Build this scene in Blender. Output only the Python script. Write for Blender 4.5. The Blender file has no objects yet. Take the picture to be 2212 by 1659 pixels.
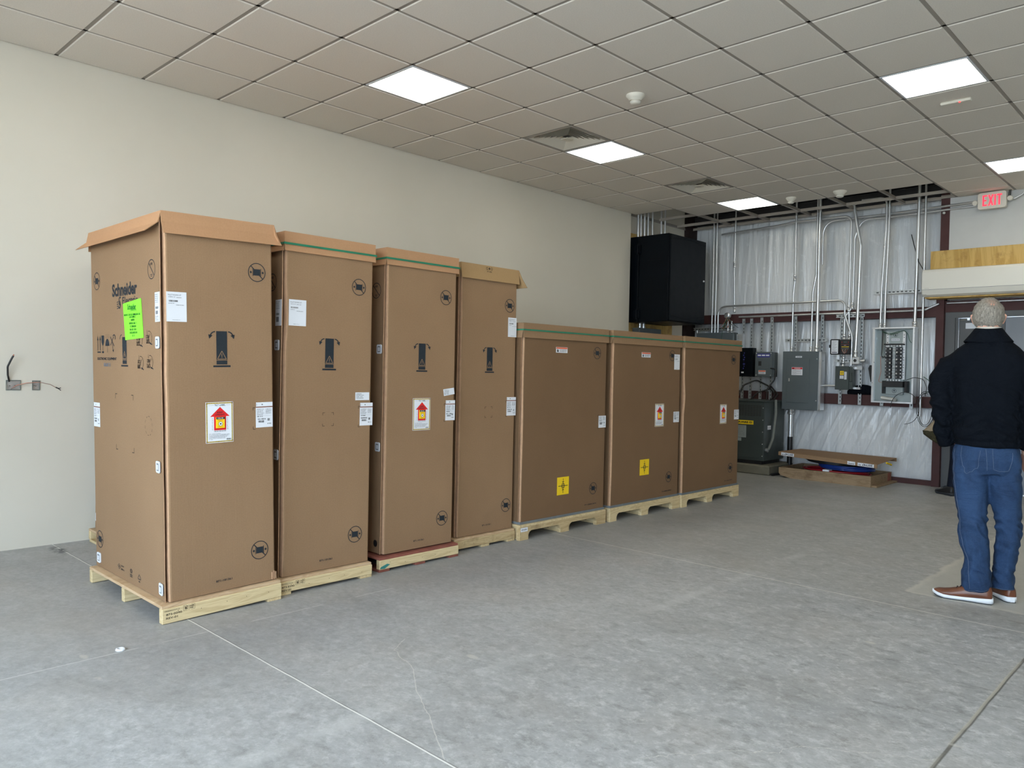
import bpy, math, random
from mathutils import Vector, Matrix, noise
random.seed(7)
PI = math.pi
S = bpy.context.scene
COL = S.collection

# ------------------------------------------------------------------ camera
cam = bpy.data.cameras.new('camera'); cam_o = bpy.data.objects.new('camera', cam); COL.objects.link(cam_o)
cam.sensor_fit = 'HORIZONTAL'; cam.sensor_width = 36.0
cam.lens = 36.0 * 1670.78 / 2212.0
cam.clip_start = .05; cam.clip_end = 200
Rt = Vector((0.7200072, 0.69367169, 0.02022905)); Up = Vector((-0.02673587, -0.00140092, 0.99964155)); Fw = Vector((-0.69345138, 0.72028996, -0.01753725))
cam_o.matrix_world = Matrix(((Rt.x, Up.x, -Fw.x, 6.38164), (Rt.y, Up.y, -Fw.y, -3.58384), (Rt.z, Up.z, -Fw.z, 1.355), (0, 0, 0, 1)))
S.camera = cam_o

# ------------------------------------------------------------------ view, world, daylight
S.view_settings.view_transform = 'Standard'; S.view_settings.look = 'None'
S.view_settings.gamma = 1.0; S.view_settings.use_curve_mapping = False
S.view_settings.exposure = 0.48
W = bpy.data.worlds.new('world'); S.world = W; W.use_nodes = True
bg = W.node_tree.nodes['Background']
bg.inputs['Color'].default_value = (0.69, 0.845, 1.0, 1); bg.inputs['Strength'].default_value = 8.4
S.cycles.max_bounces = 8; S.cycles.diffuse_bounces = 5; S.cycles.glossy_bounces = 3
S.cycles.transparent_max_bounces = 8; S.cycles.caustics_reflective = False; S.cycles.caustics_refractive = False
S.cycles.sample_clamp_indirect = 4.0
S.cycles.use_denoising = True

# storefront openings in the street wall: (x0, x1, z0, z1)
YF = -5.9
OPEN = [(2.4, 4.5, 0.06, 3.5), (4.65, 6.75, 0.06, 3.5), (6.9, 9.0, 0.06, 3.5)]
for (x0, x1, z0, z1) in OPEN:
    l = bpy.data.lights.new('window_daylight', 'AREA'); l.shape = 'RECTANGLE'; l.size = x1 - x0; l.size_y = z1 - z0
    l.cycles.is_portal = True
    o = bpy.data.objects.new('window_daylight', l); COL.objects.link(o)
    o.location = ((x0 + x1) / 2, YF - .1, (z0 + z1) / 2); o.rotation_euler = (PI / 2, 0, 0)
PANEL_E = 7.5
# sun high behind the building: it lights the apron in front, not the room directly
sl = bpy.data.lights.new('sun', 'SUN'); sl.energy = 64.0; sl.angle = .02; sl.color = (1.0, .96, .9)
so = bpy.data.objects.new('sun', sl); COL.objects.link(so); so.rotation_euler = (-math.radians(38), math.radians(6), 0)

# ------------------------------------------------------------------ node helpers
class NT:
    def __init__(s, name):
        s.m = bpy.data.materials.new(name); s.m.use_nodes = True; s.t = s.m.node_tree; s.n = s.t.nodes
        s.b = s.n['Principled BSDF']; s._c = None
    def node(s, typ, ins=None, **kw):
        n = s.n.new(typ)
        for k, v in kw.items(): setattr(n, k, v)
        for k, v in (ins or {}).items(): s.set(n.inputs[k], v)
        return n
    def set(s, sock, v):
        if isinstance(v, bpy.types.NodeSocket): s.t.links.new(v, sock)
        elif isinstance(v, tuple) and len(v) == 3 and sock.type == 'RGBA': sock.default_value = (*v, 1)
        else: sock.default_value = v
    def co(s):
        if s._c is None: s._c = s.node('ShaderNodeTexCoord')
        return s._c.outputs['Object']
    def math(s, op, a, b=None, c=None, clamp=False):
        n = s.node('ShaderNodeMath', operation=op, use_clamp=clamp); s.set(n.inputs[0], a)
        if b is not None: s.set(n.inputs[1], b)
        if c is not None: s.set(n.inputs[2], c)
        return n.outputs[0]
    def scale(s, v, sc, loc=(0, 0, 0), rot=(0, 0, 0)):
        return s.node('ShaderNodeMapping', {'Vector': v, 'Scale': sc, 'Location': loc, 'Rotation': rot}).outputs[0]
    def noise(s, v, sc, det=4, rough=.55, dist=0.0):
        return s.node('ShaderNodeTexNoise', {'Vector': v, 'Scale': sc, 'Detail': det, 'Roughness': rough, 'Distortion': dist}).outputs['Fac']
    def ramp(s, f, lo, hi, a=0.0, b=1.0):
        return s.node('ShaderNodeMapRange', {'Value': f, 'From Min': lo, 'From Max': hi, 'To Min': a, 'To Max': b}, clamp=True).outputs[0]
    def mix(s, f, a, b, mode='MIX'):
        n = s.node('ShaderNodeMix', data_type='RGBA', blend_type=mode)
        s.set(n.inputs[0], f); s.set(n.inputs[6], a); s.set(n.inputs[7], b); return n.outputs[2]
    def bump(s, h, st=.3, d=.01):
        n = s.node('ShaderNodeBump', {'Height': h, 'Strength': st, 'Distance': d}); s.t.links.new(n.outputs[0], s.b.inputs['Normal']); return n
    def out(s, col=None, rough=None, metal=None, spec=None):
        if col is not None: s.set(s.b.inputs['Base Color'], col)
        if rough is not None: s.set(s.b.inputs['Roughness'], rough)
        if metal is not None: s.set(s.b.inputs['Metallic'], metal)
        if spec is not None: s.set(s.b.inputs['Specular IOR Level'], spec)
        return s.m

def lin(r, g, b):
    f = lambda c: (c / 255 / 12.92) if c / 255 <= .04045 else ((c / 255 + .055) / 1.055) ** 2.4
    return (f(r), f(g), f(b))

def plain(name, c, rough=.6, metal=0, spec=.5, var=.12, sc=6, bump=0.0):
    n = NT(name); f = n.noise(n.co(), sc, 5)
    lo = tuple(x * (1 - var) for x in c); hi = tuple(min(1, x * (1 + var)) for x in c)
    r = n.ramp(n.noise(n.co(), sc * 2.3, 4), .3, .7, max(0, rough - .07), min(1, rough + .07))
    if bump: n.bump(n.noise(n.co(), sc * 8, 4), bump, .004)
    return n.out(n.mix(n.ramp(f, .3, .7), lo, hi), r, metal, spec)

def emit(name, c, st):
    n = NT(name); n.set(n.b.inputs['Base Color'], (0, 0, 0)); n.set(n.b.inputs['Emission Color'], c); n.set(n.b.inputs['Emission Strength'], st)
    return n.m

def m_wall():
    n = NT('painted_drywall'); co = n.co()
    n.bump(n.noise(co, 90, 3, .6), .12, .002)
    f = n.ramp(n.noise(co, .8, 4), .3, .7)
    return n.out(n.mix(f, lin(215, 210, 197), lin(221, 216, 204)), .55, 0, .3)
def m_ceiling():
    n = NT('ceiling_tile'); co = n.co()
    n.bump(n.noise(co, 160, 3, .7), .25, .002)
    f = n.ramp(n.noise(co, 120, 3, .7), .35, .65)
    return n.out(n.mix(f, lin(226, 220, 211), lin(234, 228, 219)), .9, 0, .2)
def m_floor():
    n = NT('trowelled_concrete'); co = n.co()
    xyz = n.node('ShaderNodeSeparateXYZ', {0: co}); X, Y = xyz.outputs[0], xyz.outputs[1]
    big = n.ramp(n.noise(co, .45, 4, .55, .6), .35, .68)
    st = n.noise(n.scale(co, (1.0, 1.35, 1), rot=(0, 0, .5)), 4.5, 10, .76, .25)
    med = n.ramp(st, .36, .66)
    fine = n.ramp(n.noise(n.scale(co, (1, 1.3, 1), rot=(0, 0, -.35)), 24, 8, .75, .2), .36, .64)
    grain = n.ramp(n.noise(co, 70, 4, .7), .3, .7)
    c = n.mix(big, lin(154, 156, 159), lin(182, 184, 186))
    c = n.mix(n.math('MULTIPLY', med, .5), c, lin(192, 194, 196))
    c = n.mix(n.math('MULTIPLY', fine, .5), c, lin(132, 133, 132))
    # coarse mottling is strongest out on the open slab, smoother by the wall and crates
    open_ = n.ramp(X, 2.2, 5.0, .25, 1.0)
    mot = n.ramp(n.noise(n.scale(co, (1, 1.1, 1), rot=(0, 0, .7)), 14, 9, .8, .15), .50, .64)
    c = n.mix(n.math('MULTIPLY', n.math('MULTIPLY', mot, open_), .75), c, lin(208, 210, 211))
    dk = n.ramp(n.noise(n.scale(co, (.9, 1.3, 1), rot=(0, 0, .12)), 10.0, 9, .8, .25), .51, .66)
    c = n.mix(n.math('MULTIPLY', n.math('MULTIPLY', dk, open_), .7), c, lin(108, 109, 106))
    blo = n.ramp(n.noise(n.scale(co, (1, 1.3, 1)), 1.3, 6, .62, .8), .48, .68)
    c = n.mix(n.math('MULTIPLY', blo, .24), c, lin(112, 112, 106))
    c = n.mix(n.math('MULTIPLY', grain, .2), c, lin(125, 126, 125))
    # brownish tint patches
    br = n.ramp(n.noise(co, 1.1, 3), .5, .75)
    c = n.mix(n.math('MULTIPLY', br, .22), c, lin(170, 160, 148))
    # far pour is browner
    c = n.mix(n.math('MULTIPLY', n.ramp(Y, 1.2, 1.5), .22), c, lin(154, 150, 138))
    wob = n.math('MULTIPLY', n.math('SUBTRACT', n.noise(co, 3.0, 3), .5), .012)
    def line(A, v, w, col, c, amt=1.0, brk=None):
        d = n.math('ABSOLUTE', n.math('SUBTRACT', n.math('ADD', A, wob), v))
        f = n.ramp(d, w * .5, w, amt, 0)
        if brk: f = n.math('MULTIPLY', f, n.ramp(n.noise(co, brk, 3), .42, .52))
        return n.mix(f, c, col)
    c = line(Y, -1.821, .0042, lin(232, 232, 228), c, .95)
    c = line(Y, -1.814, .003, lin(95, 95, 90), c, .5)
    c = line(Y, 1.325, .0055, lin(222, 220, 212), c, .8)
    c = line(X, 5.603, .009, lin(70, 68, 60), c, .8)
    c = line(X, 5.597, .008, lin(176, 172, 160), c, .8, 1.3)
    c = line(X, 2.585, .006, lin(224, 224, 222), c, n.ramp(Y, -.7, -.3, .4, 0), 6.0)
    # hairline cracks
    wx = n.math('MULTIPLY', n.math('SUBTRACT', n.noise(co, 9, 5, .6), .5), .09); CX = n.math('ADD', X, wx); CY = n.math('SUBTRACT', Y, wx)
    def crack(pts, c, amt=.6, w=.0028):
        for (ax, ay), (bx, by) in zip(pts, pts[1:]):
            L = math.hypot(bx - ax, by - ay); ux, uy = (bx - ax) / L, (by - ay) / L
            px, py = n.math('SUBTRACT', CX, ax), n.math('SUBTRACT', CY, ay)
            t_ = n.math('MAXIMUM', 0.0, n.math('MINIMUM', L, n.math('MULTIPLY_ADD', px, ux, n.math('MULTIPLY', py, uy))))
            dx = n.math('SUBTRACT', px, n.math('MULTIPLY', t_, ux)); dy = n.math('SUBTRACT', py, n.math('MULTIPLY', t_, uy))
            d_ = n.math('SQRT', n.math('MULTIPLY_ADD', dx, dx, n.math('MULTIPLY', dy, dy)))
            c = n.mix(n.ramp(d_, w * .4, w, amt, 0), c, lin(214, 212, 204))
        return c
    c = crack([(3.33, -1.15), (3.43, -1.30), (3.68, -1.38), (3.86, -1.51), (4.13, -1.655), (4.38, -1.805)], c, .5)
    c = crack([(4.85, -1.30), (5.01, -1.09), (5.17, -.90), (5.25, -.78), (5.39, -.68), (5.60, -.55)], c, .45)
    # pale stripe, broken up by noise
    d = n.math('ABSOLUTE', n.math('SUBTRACT', X, 3.92))
    f = n.math('MULTIPLY', n.ramp(d, .02, .06, .28, 0), n.ramp(n.noise(co, 1.3, 4), .46, .60))
    c = n.mix(f, c, lin(210, 212, 212))
    # pale leveling patch under the standing visitor
    e = n.math('MULTIPLY', n.math('SUBTRACT', n.noise(co, 7, 5, .6), .5), .10)
    a1 = n.ramp(n.math('ADD', n.math('SUBTRACT', X, 4.80), e), -.012, .012)
    a2 = n.ramp(n.math('ADD', n.math('SUBTRACT', Y, 1.70), e), -.012, .012)
    pm = n.math('MULTIPLY', a1, a2)
    c = n.mix(n.math('MULTIPLY', pm, .85), c, n.mix(grain, lin(172, 171, 165), lin(182, 181, 174)))
    rim = n.math('MULTIPLY', pm, n.math('SUBTRACT', 1.0, n.math('MULTIPLY', n.ramp(n.math('ADD', n.math('SUBTRACT', X, 4.80), e), .0, .05), n.ramp(n.math('ADD', n.math('SUBTRACT', Y, 1.70), e), .0, .04))))
    c = n.mix(n.math('MULTIPLY', rim, .6), c, lin(204, 200, 190))
    # dark smudge by the wall
    sm = n.node('ShaderNodeVectorMath', {0: n.scale(co, (1.2, 3.5, 1)), 1: (.26, -6.45, 0)}, operation='DISTANCE').outputs[1]
    f = n.math('MULTIPLY', n.ramp(sm, .08, .2, 1, 0), n.ramp(n.noise(co, 16, 4), .42, .55))
    c = n.mix(f, c, lin(60, 64, 68))
    # pale drips
    vor = n.node('ShaderNodeTexVoronoi', {'Vector': n.scale(co, (1, 1.7, 1)), 'Scale': 1.15}).outputs['Distance']
    c = n.mix(n.math('MULTIPLY', n.ramp(n.math('ADD', vor, n.math('MULTIPLY', n.noise(co, 30, 3), .05)), .055, .07, 1, 0), .6), c, lin(192, 190, 182))
    ro = n.ramp(n.noise(co, 2.5, 6, .7), .3, .7, .38, .62)
    n.bump(n.math('ADD', n.math('MULTIPLY', st, .6), n.math('MULTIPLY', n.noise(co, 40, 5, .7), .2)), .2, .008)
    return n.out(c, ro, 0, .45)
def m_card(name, a, b, stripes=True):
    n = NT(name); co = n.co()
    f = n.ramp(n.noise(co, 130, 4, .7), .3, .7)
    f2 = n.ramp(n.noise(co, 1.6, 4), .3, .7)
    c = n.mix(n.math('ADD', n.math('MULTIPLY', f, .55), n.math('MULTIPLY', f2, .45)), a, b)
    z = n.scale(co, (1, 1, .02))
    h = n.math('ADD', n.math('MULTIPLY', n.noise(z, 170, 2), .5), n.math('MULTIPLY', n.noise(co, 3.0, 4), 2.2))
    n.bump(h, .22, .004)
    return n.out(c, .82, 0, .25)
def m_wood(name, a, b, k=(1, .12, 1), knots=True, sc=1.0, dark=None):
    n = NT(name); co = n.scale(n.co(), k)
    w = n.noise(co, 14 * sc, 4, .55, 1.6)
    g = n.ramp(n.noise(n.scale(n.co(), tuple(x * 1.0 for x in k)), 60 * sc, 4, .6, .4), .3, .7)
    wv = n.node('ShaderNodeMath', {0: n.math('MULTIPLY', w, 28)}, operation='SINE').outputs[0]
    c = n.mix(n.ramp(wv, -1, 1), a, b)
    c = n.mix(n.math('MULTIPLY', g, .35), c, b)
    if knots:
        v = n.node('ShaderNodeTexVoronoi', {'Vector': n.scale(n.co(), (2.2, 2.2, 5)), 'Scale': 1.6}).outputs['Distance']
        c = n.mix(n.ramp(v, .045, .085, .85, 0), c, dark or lin(96, 66, 40))
    if dark:
        c = n.mix(n.ramp(n.noise(n.co(), 4, 5, .7), .52, .68, 0, .6), c, dark)
    n.bump(n.math('ADD', w, n.math('MULTIPLY', g, .3)), .15, .003)
    return n.out(c, .78, 0, .25)
def m_galv(name, c, rough=.38):
    n = NT(name); co = n.co()
    v = n.node('ShaderNodeTexVoronoi', {'Vector': co, 'Scale': 55}).outputs['Color']
    vs = n.node('ShaderNodeSeparateColor', {0: v}).outputs[0]
    f = n.math('ADD', n.math('MULTIPLY', vs, .4), n.math('MULTIPLY', n.noise(co, 7, 4), .6))
    return n.out(n.mix(f, tuple(x * .88 for x in c), c), n.ramp(f, .2, .8, rough - .08, rough + .12), .9, .5)
def m_liner(name, a, b):
    n = NT(name); co = n.co()
    big = n.noise(n.scale(co, (5.5, 5.5, .55)), 1.0, 4, .55, .7)
    med = n.noise(n.scale(co, (18, 18, 1.1)), 1.0, 5, .6, .5)
    fi = n.noise(n.scale(co, (70, 70, 5)), 1.0, 3, .6)
    h = n.math('ADD', n.math('MULTIPLY', big, 1.0), n.math('ADD', n.math('MULTIPLY', med, .35), n.math('MULTIPLY', fi, .05)))
    n.bump(h, .6, .04)
    return n.out(n.mix(n.ramp(big, .3, .7), a, b), n.ramp(n.noise(co, 9, 4), .3, .7, .16, .30), 0, .8)
def m_denim():
    n = NT('blue_denim'); co = n.co()
    f = n.ramp(n.noise(co, 300, 3, .7), .25, .75)
    g = n.ramp(n.noise(n.scale(co, (6, 6, 2.5)), 1.6, 5, .65, .7), .35, .65)
    c = n.mix(g, lin(22, 39, 66), lin(38, 62, 96)); c = n.mix(n.math('MULTIPLY', f, .35), c, lin(66, 92, 128))
    n.bump(n.math('ADD', n.math('MULTIPLY', n.noise(n.scale(co, (7, 7, 20)), 1.1, 5, .6, 1.6), 1.0), n.math('MULTIPLY', n.noise(co, 300, 2), .06)), .42, .018)
    return n.out(c, .85, 0, .2)
def m_cloth(name, c, fold=.4, sc=(6, 6, 4), spec=.2):
    n = NT(name); co = n.co()
    f = n.ramp(n.noise(co, 260, 3, .7), .25, .75)
    n.bump(n.math('ADD', n.noise(n.scale(co, sc), 1.3, 4, .55, 1.5), n.math('MULTIPLY', n.noise(co, 320, 2), .04)), fold, .03)
    return n.out(n.mix(f, tuple(x * .8 for x in c), tuple(x * 1.25 for x in c)), .85, 0, spec)
def m_hair():
    n = NT('grey_hair'); co = n.co()
    s_ = n.noise(n.scale(co, (160, 160, 22)), 1.0, 5, .7, 1.0)
    c = n.mix(n.ramp(s_, .3, .7), lin(84, 80, 74), lin(172, 165, 154))
    d = n.node('ShaderNodeVectorMath', {0: co, 1: (-.115, -.055, 1.822)}, operation='DISTANCE').outputs[1]
    f = n.math('MULTIPLY', n.ramp(n.math('ADD', d, n.math('MULTIPLY', s_, .02)), .02, .05, .38, 0), 1.0)
    c = n.mix(f, c, lin(184, 142, 122))
    n.bump(s_, .6, .006)
    return n.out(c, .6, 0, .3)
def m_skin():
    n = NT('skin'); co = n.co()
    n.bump(n.noise(co, 220, 3), .1, .002)
    n.set(n.b.inputs['Subsurface Weight'], .08)
    return n.out(n.mix(n.ramp(n.noise(co, 18, 3), .3, .7), lin(205, 150, 128), lin(222, 172, 150)), .5, 0, .4)

M = {}
M['wall'] = m_wall(); M['ceil'] = m_ceiling(); M['floor'] = m_floor()
M['tbar'] = plain('grid_bar', lin(156, 150, 142), .5, 0, .4, .04, 3)
M['card'] = m_card('kraft_cardboard', lin(136, 108, 81), lin(153, 124, 95))
M['card_shaded'] = m_card('kraft_cardboard_shaded', lin(113, 88, 64), lin(127, 100, 74))  # same kraft darkened, standing for weaker light on the far cartons
M['lid'] = m_card('kraft_lid', lin(168, 128, 94), lin(183, 142, 107))
M['lidy'] = m_card('kraft_lid_yellow', lin(162, 132, 92), lin(176, 144, 104))
M['cut'] = plain('cardboard_edge', lin(184, 148, 118), .85, 0, .2, .1, 30)
M['ink'] = plain('black_ink', lin(40, 46, 52), .7, 0, .2, .08, 30)
M['inkb'] = plain('dark_print', lin(52, 44, 38), .8, 0, .2, .1, 30)
M['paper'] = plain('label_paper', lin(232, 234, 240), .5, 0, .4, .02, 5)
M['grey_print'] = plain('grey_print', lin(130, 132, 138), .7, 0, .2, .05, 20)
M['red'] = plain('label_red', lin(212, 32, 36), .5, 0, .4, .03, 5)
M['orange'] = plain('label_orange', lin(226, 96, 52), .5, 0, .4, .03, 5)
M['yellow'] = plain('label_yellow', lin(246, 208, 30), .5, 0, .4, .03, 5)
M['green_note'] = plain('fluorescent_paper', lin(140, 250, 62), .6, 0, .3, .02, 5)
M['green_ink'] = plain('green_ink', lin(24, 112, 42), .7, 0, .2, .05, 20)
M['strap'] = plain('green_strap', lin(18, 118, 88), .35, 0, .6, .1, 10)
M['whitepl'] = plain('white_plastic', lin(226, 230, 238), .4, 0, .5, .03, 5)
M['pine'] = m_wood('pallet_pine', lin(196, 172, 130), lin(218, 198, 156), (1, .10, 1.0))
M['pine_x'] = m_wood('pallet_pine_crosswise', lin(196, 172, 130), lin(218, 198, 156), (.10, 1, 1.0), False)
M['pine_old'] = m_wood('weathered_pine', lin(176, 152, 112), lin(198, 176, 136), (1, .10, 1), True, 1.0, lin(120, 98, 68))
M['ply'] = m_wood('plywood_sheet', lin(186, 156, 122), lin(204, 176, 142), (.2, .2, 1), False)
M['plyedge'] = m_wood('plywood_edge', lin(150, 116, 84), lin(200, 168, 130), (.04, .04, 6), False, 1.4)
M['redwood'] = plain('red_painted_wood', lin(138, 84, 72), .8, 0, .2, .15, 12)
M['greystrip'] = plain('grey_foam_strip', lin(112, 118, 122), .7, 0, .3, .08, 10)
M['osb'] = m_wood('yellow_plywood', lin(182, 148, 84), lin(208, 176, 112), (.5, 1, .10), False, .5, lin(122, 84, 44))
M['crate'] = m_wood('crate_pine', lin(134, 112, 86), lin(156, 133, 106), (.10, 1, 1), True, 1.0, lin(96, 72, 50))
M['galv'] = m_galv('galvanised_steel', (.78, .80, .82), .34)
M['strut'] = m_galv('strut_channel', (.62, .65, .66), .42)
M['slot'] = plain('strut_slot_shade', (.03, .03, .03), .8)
M['maroon'] = plain('maroon_primer', lin(74, 46, 46), .6, 0, .3, .1, 5)
M['linerU'] = m_liner('white_liner', lin(212, 216, 220), lin(226, 229, 232))
M['black'] = plain('black_enamel', (.0018, .0035, .006), .40, 0, .12, .2, 4)
M['blackpl'] = plain('black_plastic', (.015, .015, .017), .5, 0, .4, .1, 8)
M['grey_en'] = plain('grey_enamel', lin(86, 95, 99), .4, 0, .5, .05, 4)
M['green_en'] = plain('dark_grey_enamel', lin(58, 66, 65), .45, 0, .5, .06, 4)
M['doorgrey'] = plain('door_grey', lin(82, 84, 86), .45, 0, .5, .05, 3)
M['door_daylit'] = plain('door_grey_daylit', lin(120, 126, 136), .4, 0, .5, .05, 3)  # door grey made paler and bluer to carry daylight on the second leaf
M['acw'] = plain('ac_white', lin(228, 226, 218), .18, 0, .5, .02, 2)
M['lite'] = emit('panel_diffuser', (1.0, .95, .80), PANEL_E)
M['exit_red'] = emit('exit_letters', (1.0, .03, .06), 1.6)
M['concrete'] = plain('old_concrete', lin(118, 114, 100), .85, 0, .3, .15, 8, .3)
M['cable_red'] = plain('red_cable', lin(150, 26, 36), .35, 0, .5, .1, 10)
M['cable_blue'] = plain('blue_cable', lin(24, 56, 130), .35, 0, .5, .1, 10)
M['cable_black'] = plain('black_cable', (.012, .012, .013), .4, 0, .5, .1, 10)
M['cable_white'] = plain('white_cable', lin(206, 206, 202), .4, 0, .5, .05, 10)
M['cable_grey'] = plain('grey_cable', lin(112, 116, 112), .5, 0, .4, .08, 10)
M['cable_green'] = plain('green_wire', lin(20, 76, 48), .45, 0, .5, .1, 10)
M['copper'] = plain('copper_wire', lin(190, 120, 96), .4, .3, .5, .1, 10)
M['panelin'] = plain('panel_interior', lin(168, 178, 178), .35, .3, .5, .05, 4)
M['alu'] = plain('aluminium', (.80, .81, .82), .34, .9, .5, .04, 9)
M['smoke'] = plain('detector_white', lin(226, 222, 210), .45, 0, .4, .02, 5)
M['jacket'] = m_cloth('navy_jacket_cloth', (.0032, .0048, .0080), .8, (4.5, 4.5, 5.5), .08)
M['denim'] = m_denim()
M['thread'] = plain('jean_stitching', lin(92, 104, 124), .8, 0, .2, .15, 60)
M['hair'] = m_hair(); M['skin'] = m_skin()
M['shirt'] = plain('collar_cloth', lin(206, 200, 190), .8)
M['leather'] = plain('brown_leather', lin(98, 56, 36), .38, 0, .5, .18, 9, .1)
M['solew'] = plain('white_sole', lin(226, 230, 236), .55, 0, .4, .03, 10)
M['tread'] = plain('dark_tread', lin(40, 44, 50), .8)
M['tan'] = m_cloth('tan_coat', lin(150, 136, 116), .3)
M['olive'] = m_cloth('olive_lining', lin(74, 70, 52), .9, (30, 30, 30))
M['dkdenim'] = m_cloth('dark_denim', lin(20, 26, 40), .3)
M['duct_and_shade'] = plain('duct_black_and_shade', (.02, .02, .022), .8)
M['roofw'] = plain('roof_insulation', lin(120, 124, 122), .7)
M['asphalt'] = plain('street_concrete', lin(176, 174, 168), .9, 0, .2, .1, .5)
M['smoothw'] = plain('white_panel', lin(206, 207, 206), .6, 0, .3, .02, 6, .05)
M['dark_maroon'] = plain('dark_primer', lin(38, 28, 28), .7, 0, .2, .1, 5)
M['led'] = emit('red_led', (1, .05, .05), 2.0)
M['clear'] = plain('clear_lens', lin(220, 224, 224), .1, 0, .8, .02, 5)
M['teal'] = plain('teal_stain', lin(54, 132, 128), .8)
M['bluepl'] = plain('blue_label', lin(60, 62, 140), .5)

# ------------------------------------------------------------------ mesh helpers
class MB:
    def __init__(s, *mats): s.v = []; s.f = []; s.m = []; s.sm = []; s.mats = list(mats)
    def mi(s, m):
        if m is None: return 0
        if m not in s.mats: s.mats.append(m)
        return s.mats.index(m)
    def add(s, vs, fs, m=None, smooth=False):
        b = len(s.v); s.v += [tuple(v) for v in vs]; k = s.mi(m)
        for f in fs: s.f.append([b + i for i in f]); s.m.append(k); s.sm.append(smooth)
    def box(s, x0, x1, y0, y1, z0, z1, m=None):
        x0, x1 = min(x0, x1), max(x0, x1); y0, y1 = min(y0, y1), max(y0, y1); z0, z1 = min(z0, z1), max(z0, z1)
        vs = [(x, y, z) for z in (z0, z1) for y in (y0, y1) for x in (x0, x1)]
        s.add(vs, [(0, 2, 3, 1), (4, 5, 7, 6), (0, 1, 5, 4), (1, 3, 7, 5), (3, 2, 6, 7), (2, 0, 4, 6)], m)
        return s
    def bbox(s, x0, x1, y0, y1, z0, z1, r=.004, m=None):
        # box with small chamfers
        x0, x1 = min(x0, x1), max(x0, x1); y0, y1 = min(y0, y1), max(y0, y1); z0, z1 = min(z0, z1), max(z0, z1)
        r = min(r, (x1 - x0) * .45, (y1 - y0) * .45, (z1 - z0) * .45)
        vs = []; idx = {}
        for i, x in enumerate((x0, x1)):
            for j, y in enumerate((y0, y1)):
                for k, z in enumerate((z0, z1)):
                    sx, sy, sz = (1 - 2 * i) * r, (1 - 2 * j) * r, (1 - 2 * k) * r
                    for a, p in enumerate(((x, y + sy, z + sz), (x + sx, y, z + sz), (x + sx, y + sy, z))):
                        idx[i, j, k, a] = len(vs); vs.append(p)
        F = []
        for i in (0, 1): F.append([idx[i, j, k, 0] for j, k in ((0, 0), (1, 0), (1, 1), (0, 1))][::1 if i else -1])
        for j in (0, 1): F.append([idx[i, j, k, 1] for i, k in ((0, 0), (1, 0), (1, 1), (0, 1))][::-1 if j else 1])
        for k in (0, 1): F.append([idx[i, j, k, 2] for i, j in ((0, 0), (1, 0), (1, 1), (0, 1))][::1 if k else -1])
        for i in (0, 1):
            for j in (0, 1): F.append([idx[i, j, 0, 0], idx[i, j, 0, 1], idx[i, j, 1, 1], idx[i, j, 1, 0]][::1 if i ^ j else -1])
            for k in (0, 1): F.append([idx[i, 0, k, 0], idx[i, 0, k, 2], idx[i, 1, k, 2], idx[i, 1, k, 0]][::-1 if i ^ k else 1])
        for j in (0, 1):
            for k in (0, 1): F.append([idx[0, j, k, 1], idx[0, j, k, 2], idx[1, j, k, 2], idx[1, j, k, 1]][::1 if j ^ k else -1])
        for i in (0, 1):
            for j in (0, 1):
                for k in (0, 1): F.append([idx[i, j, k, a] for a in (0, 1, 2)][::-1 if (i ^ j ^ k) else 1])
        s.add(vs, F, m); return s
    def tube(s, pts, r, seg=8, m=None, caps=True, rr=None, smooth=True):
        pts = [Vector(p) for p in pts]; n = len(pts); rings = []
        t0 = (pts[1] - pts[0]).normalized(); up = Vector((0, 0, 1)) if abs(t0.z) < .9 else Vector((0, 1, 0))
        nrm = (up - t0 * up.dot(t0)).normalized()
        for i, p in enumerate(pts):
            t = ((pts[i] - pts[i - 1]).normalized() if i else t0) + ((pts[i + 1] - pts[i]).normalized() if i < n - 1 else Vector())
            t = t.normalized() if t.length > 1e-6 else t0
            nrm = (nrm - t * nrm.dot(t)); nrm = nrm.normalized() if nrm.length > 1e-6 else t.orthogonal().normalized()
            bn = t.cross(nrm); R = rr[i] if rr else r
            rings.append([p + (nrm * math.cos(2 * PI * k / seg) + bn * math.sin(2 * PI * k / seg)) * R for k in range(seg)])
        s.rings(rings, m, caps, smooth); return s
    def rings(s, rings, m=None, caps=True, smooth=True, closed=True):
        seg = len(rings[0]); vs = [v for r in rings for v in r]; F = []
        for i in range(len(rings) - 1):
            for k in range(seg if closed else seg - 1):
                a = i * seg + k; b = i * seg + (k + 1) % seg
                F.append((a, b, b + seg, a + seg))
        s.add(vs, F, m, smooth)
        if caps:
            s.add(rings[0], [tuple(range(seg))[::-1]], m); s.add(rings[-1], [tuple(range(seg))], m)
        return s
    def cyl(s, p0, p1, r, seg=16, m=None, r1=None):
        return s.tube([p0, p1], r, seg, m, True, [r, r if r1 is None else r1])
    def lathe(s, c, prof, axis='z', seg=24, m=None):
        # prof: (radius, distance along axis)
        rings = []
        for r, h in prof:
            rg = []
            for k in range(seg):
                a = 2 * PI * k / seg; u, v = r * math.cos(a), r * math.sin(a)
                rg.append({'z': (c[0] + u, c[1] + v, c[2] + h), 'y': (c[0] + u, c[1] + h, c[2] + v), 'x': (c[0] + h, c[1] + u, c[2] + v)}[axis])
            rings.append(rg)
        return s.rings(rings, m)
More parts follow.
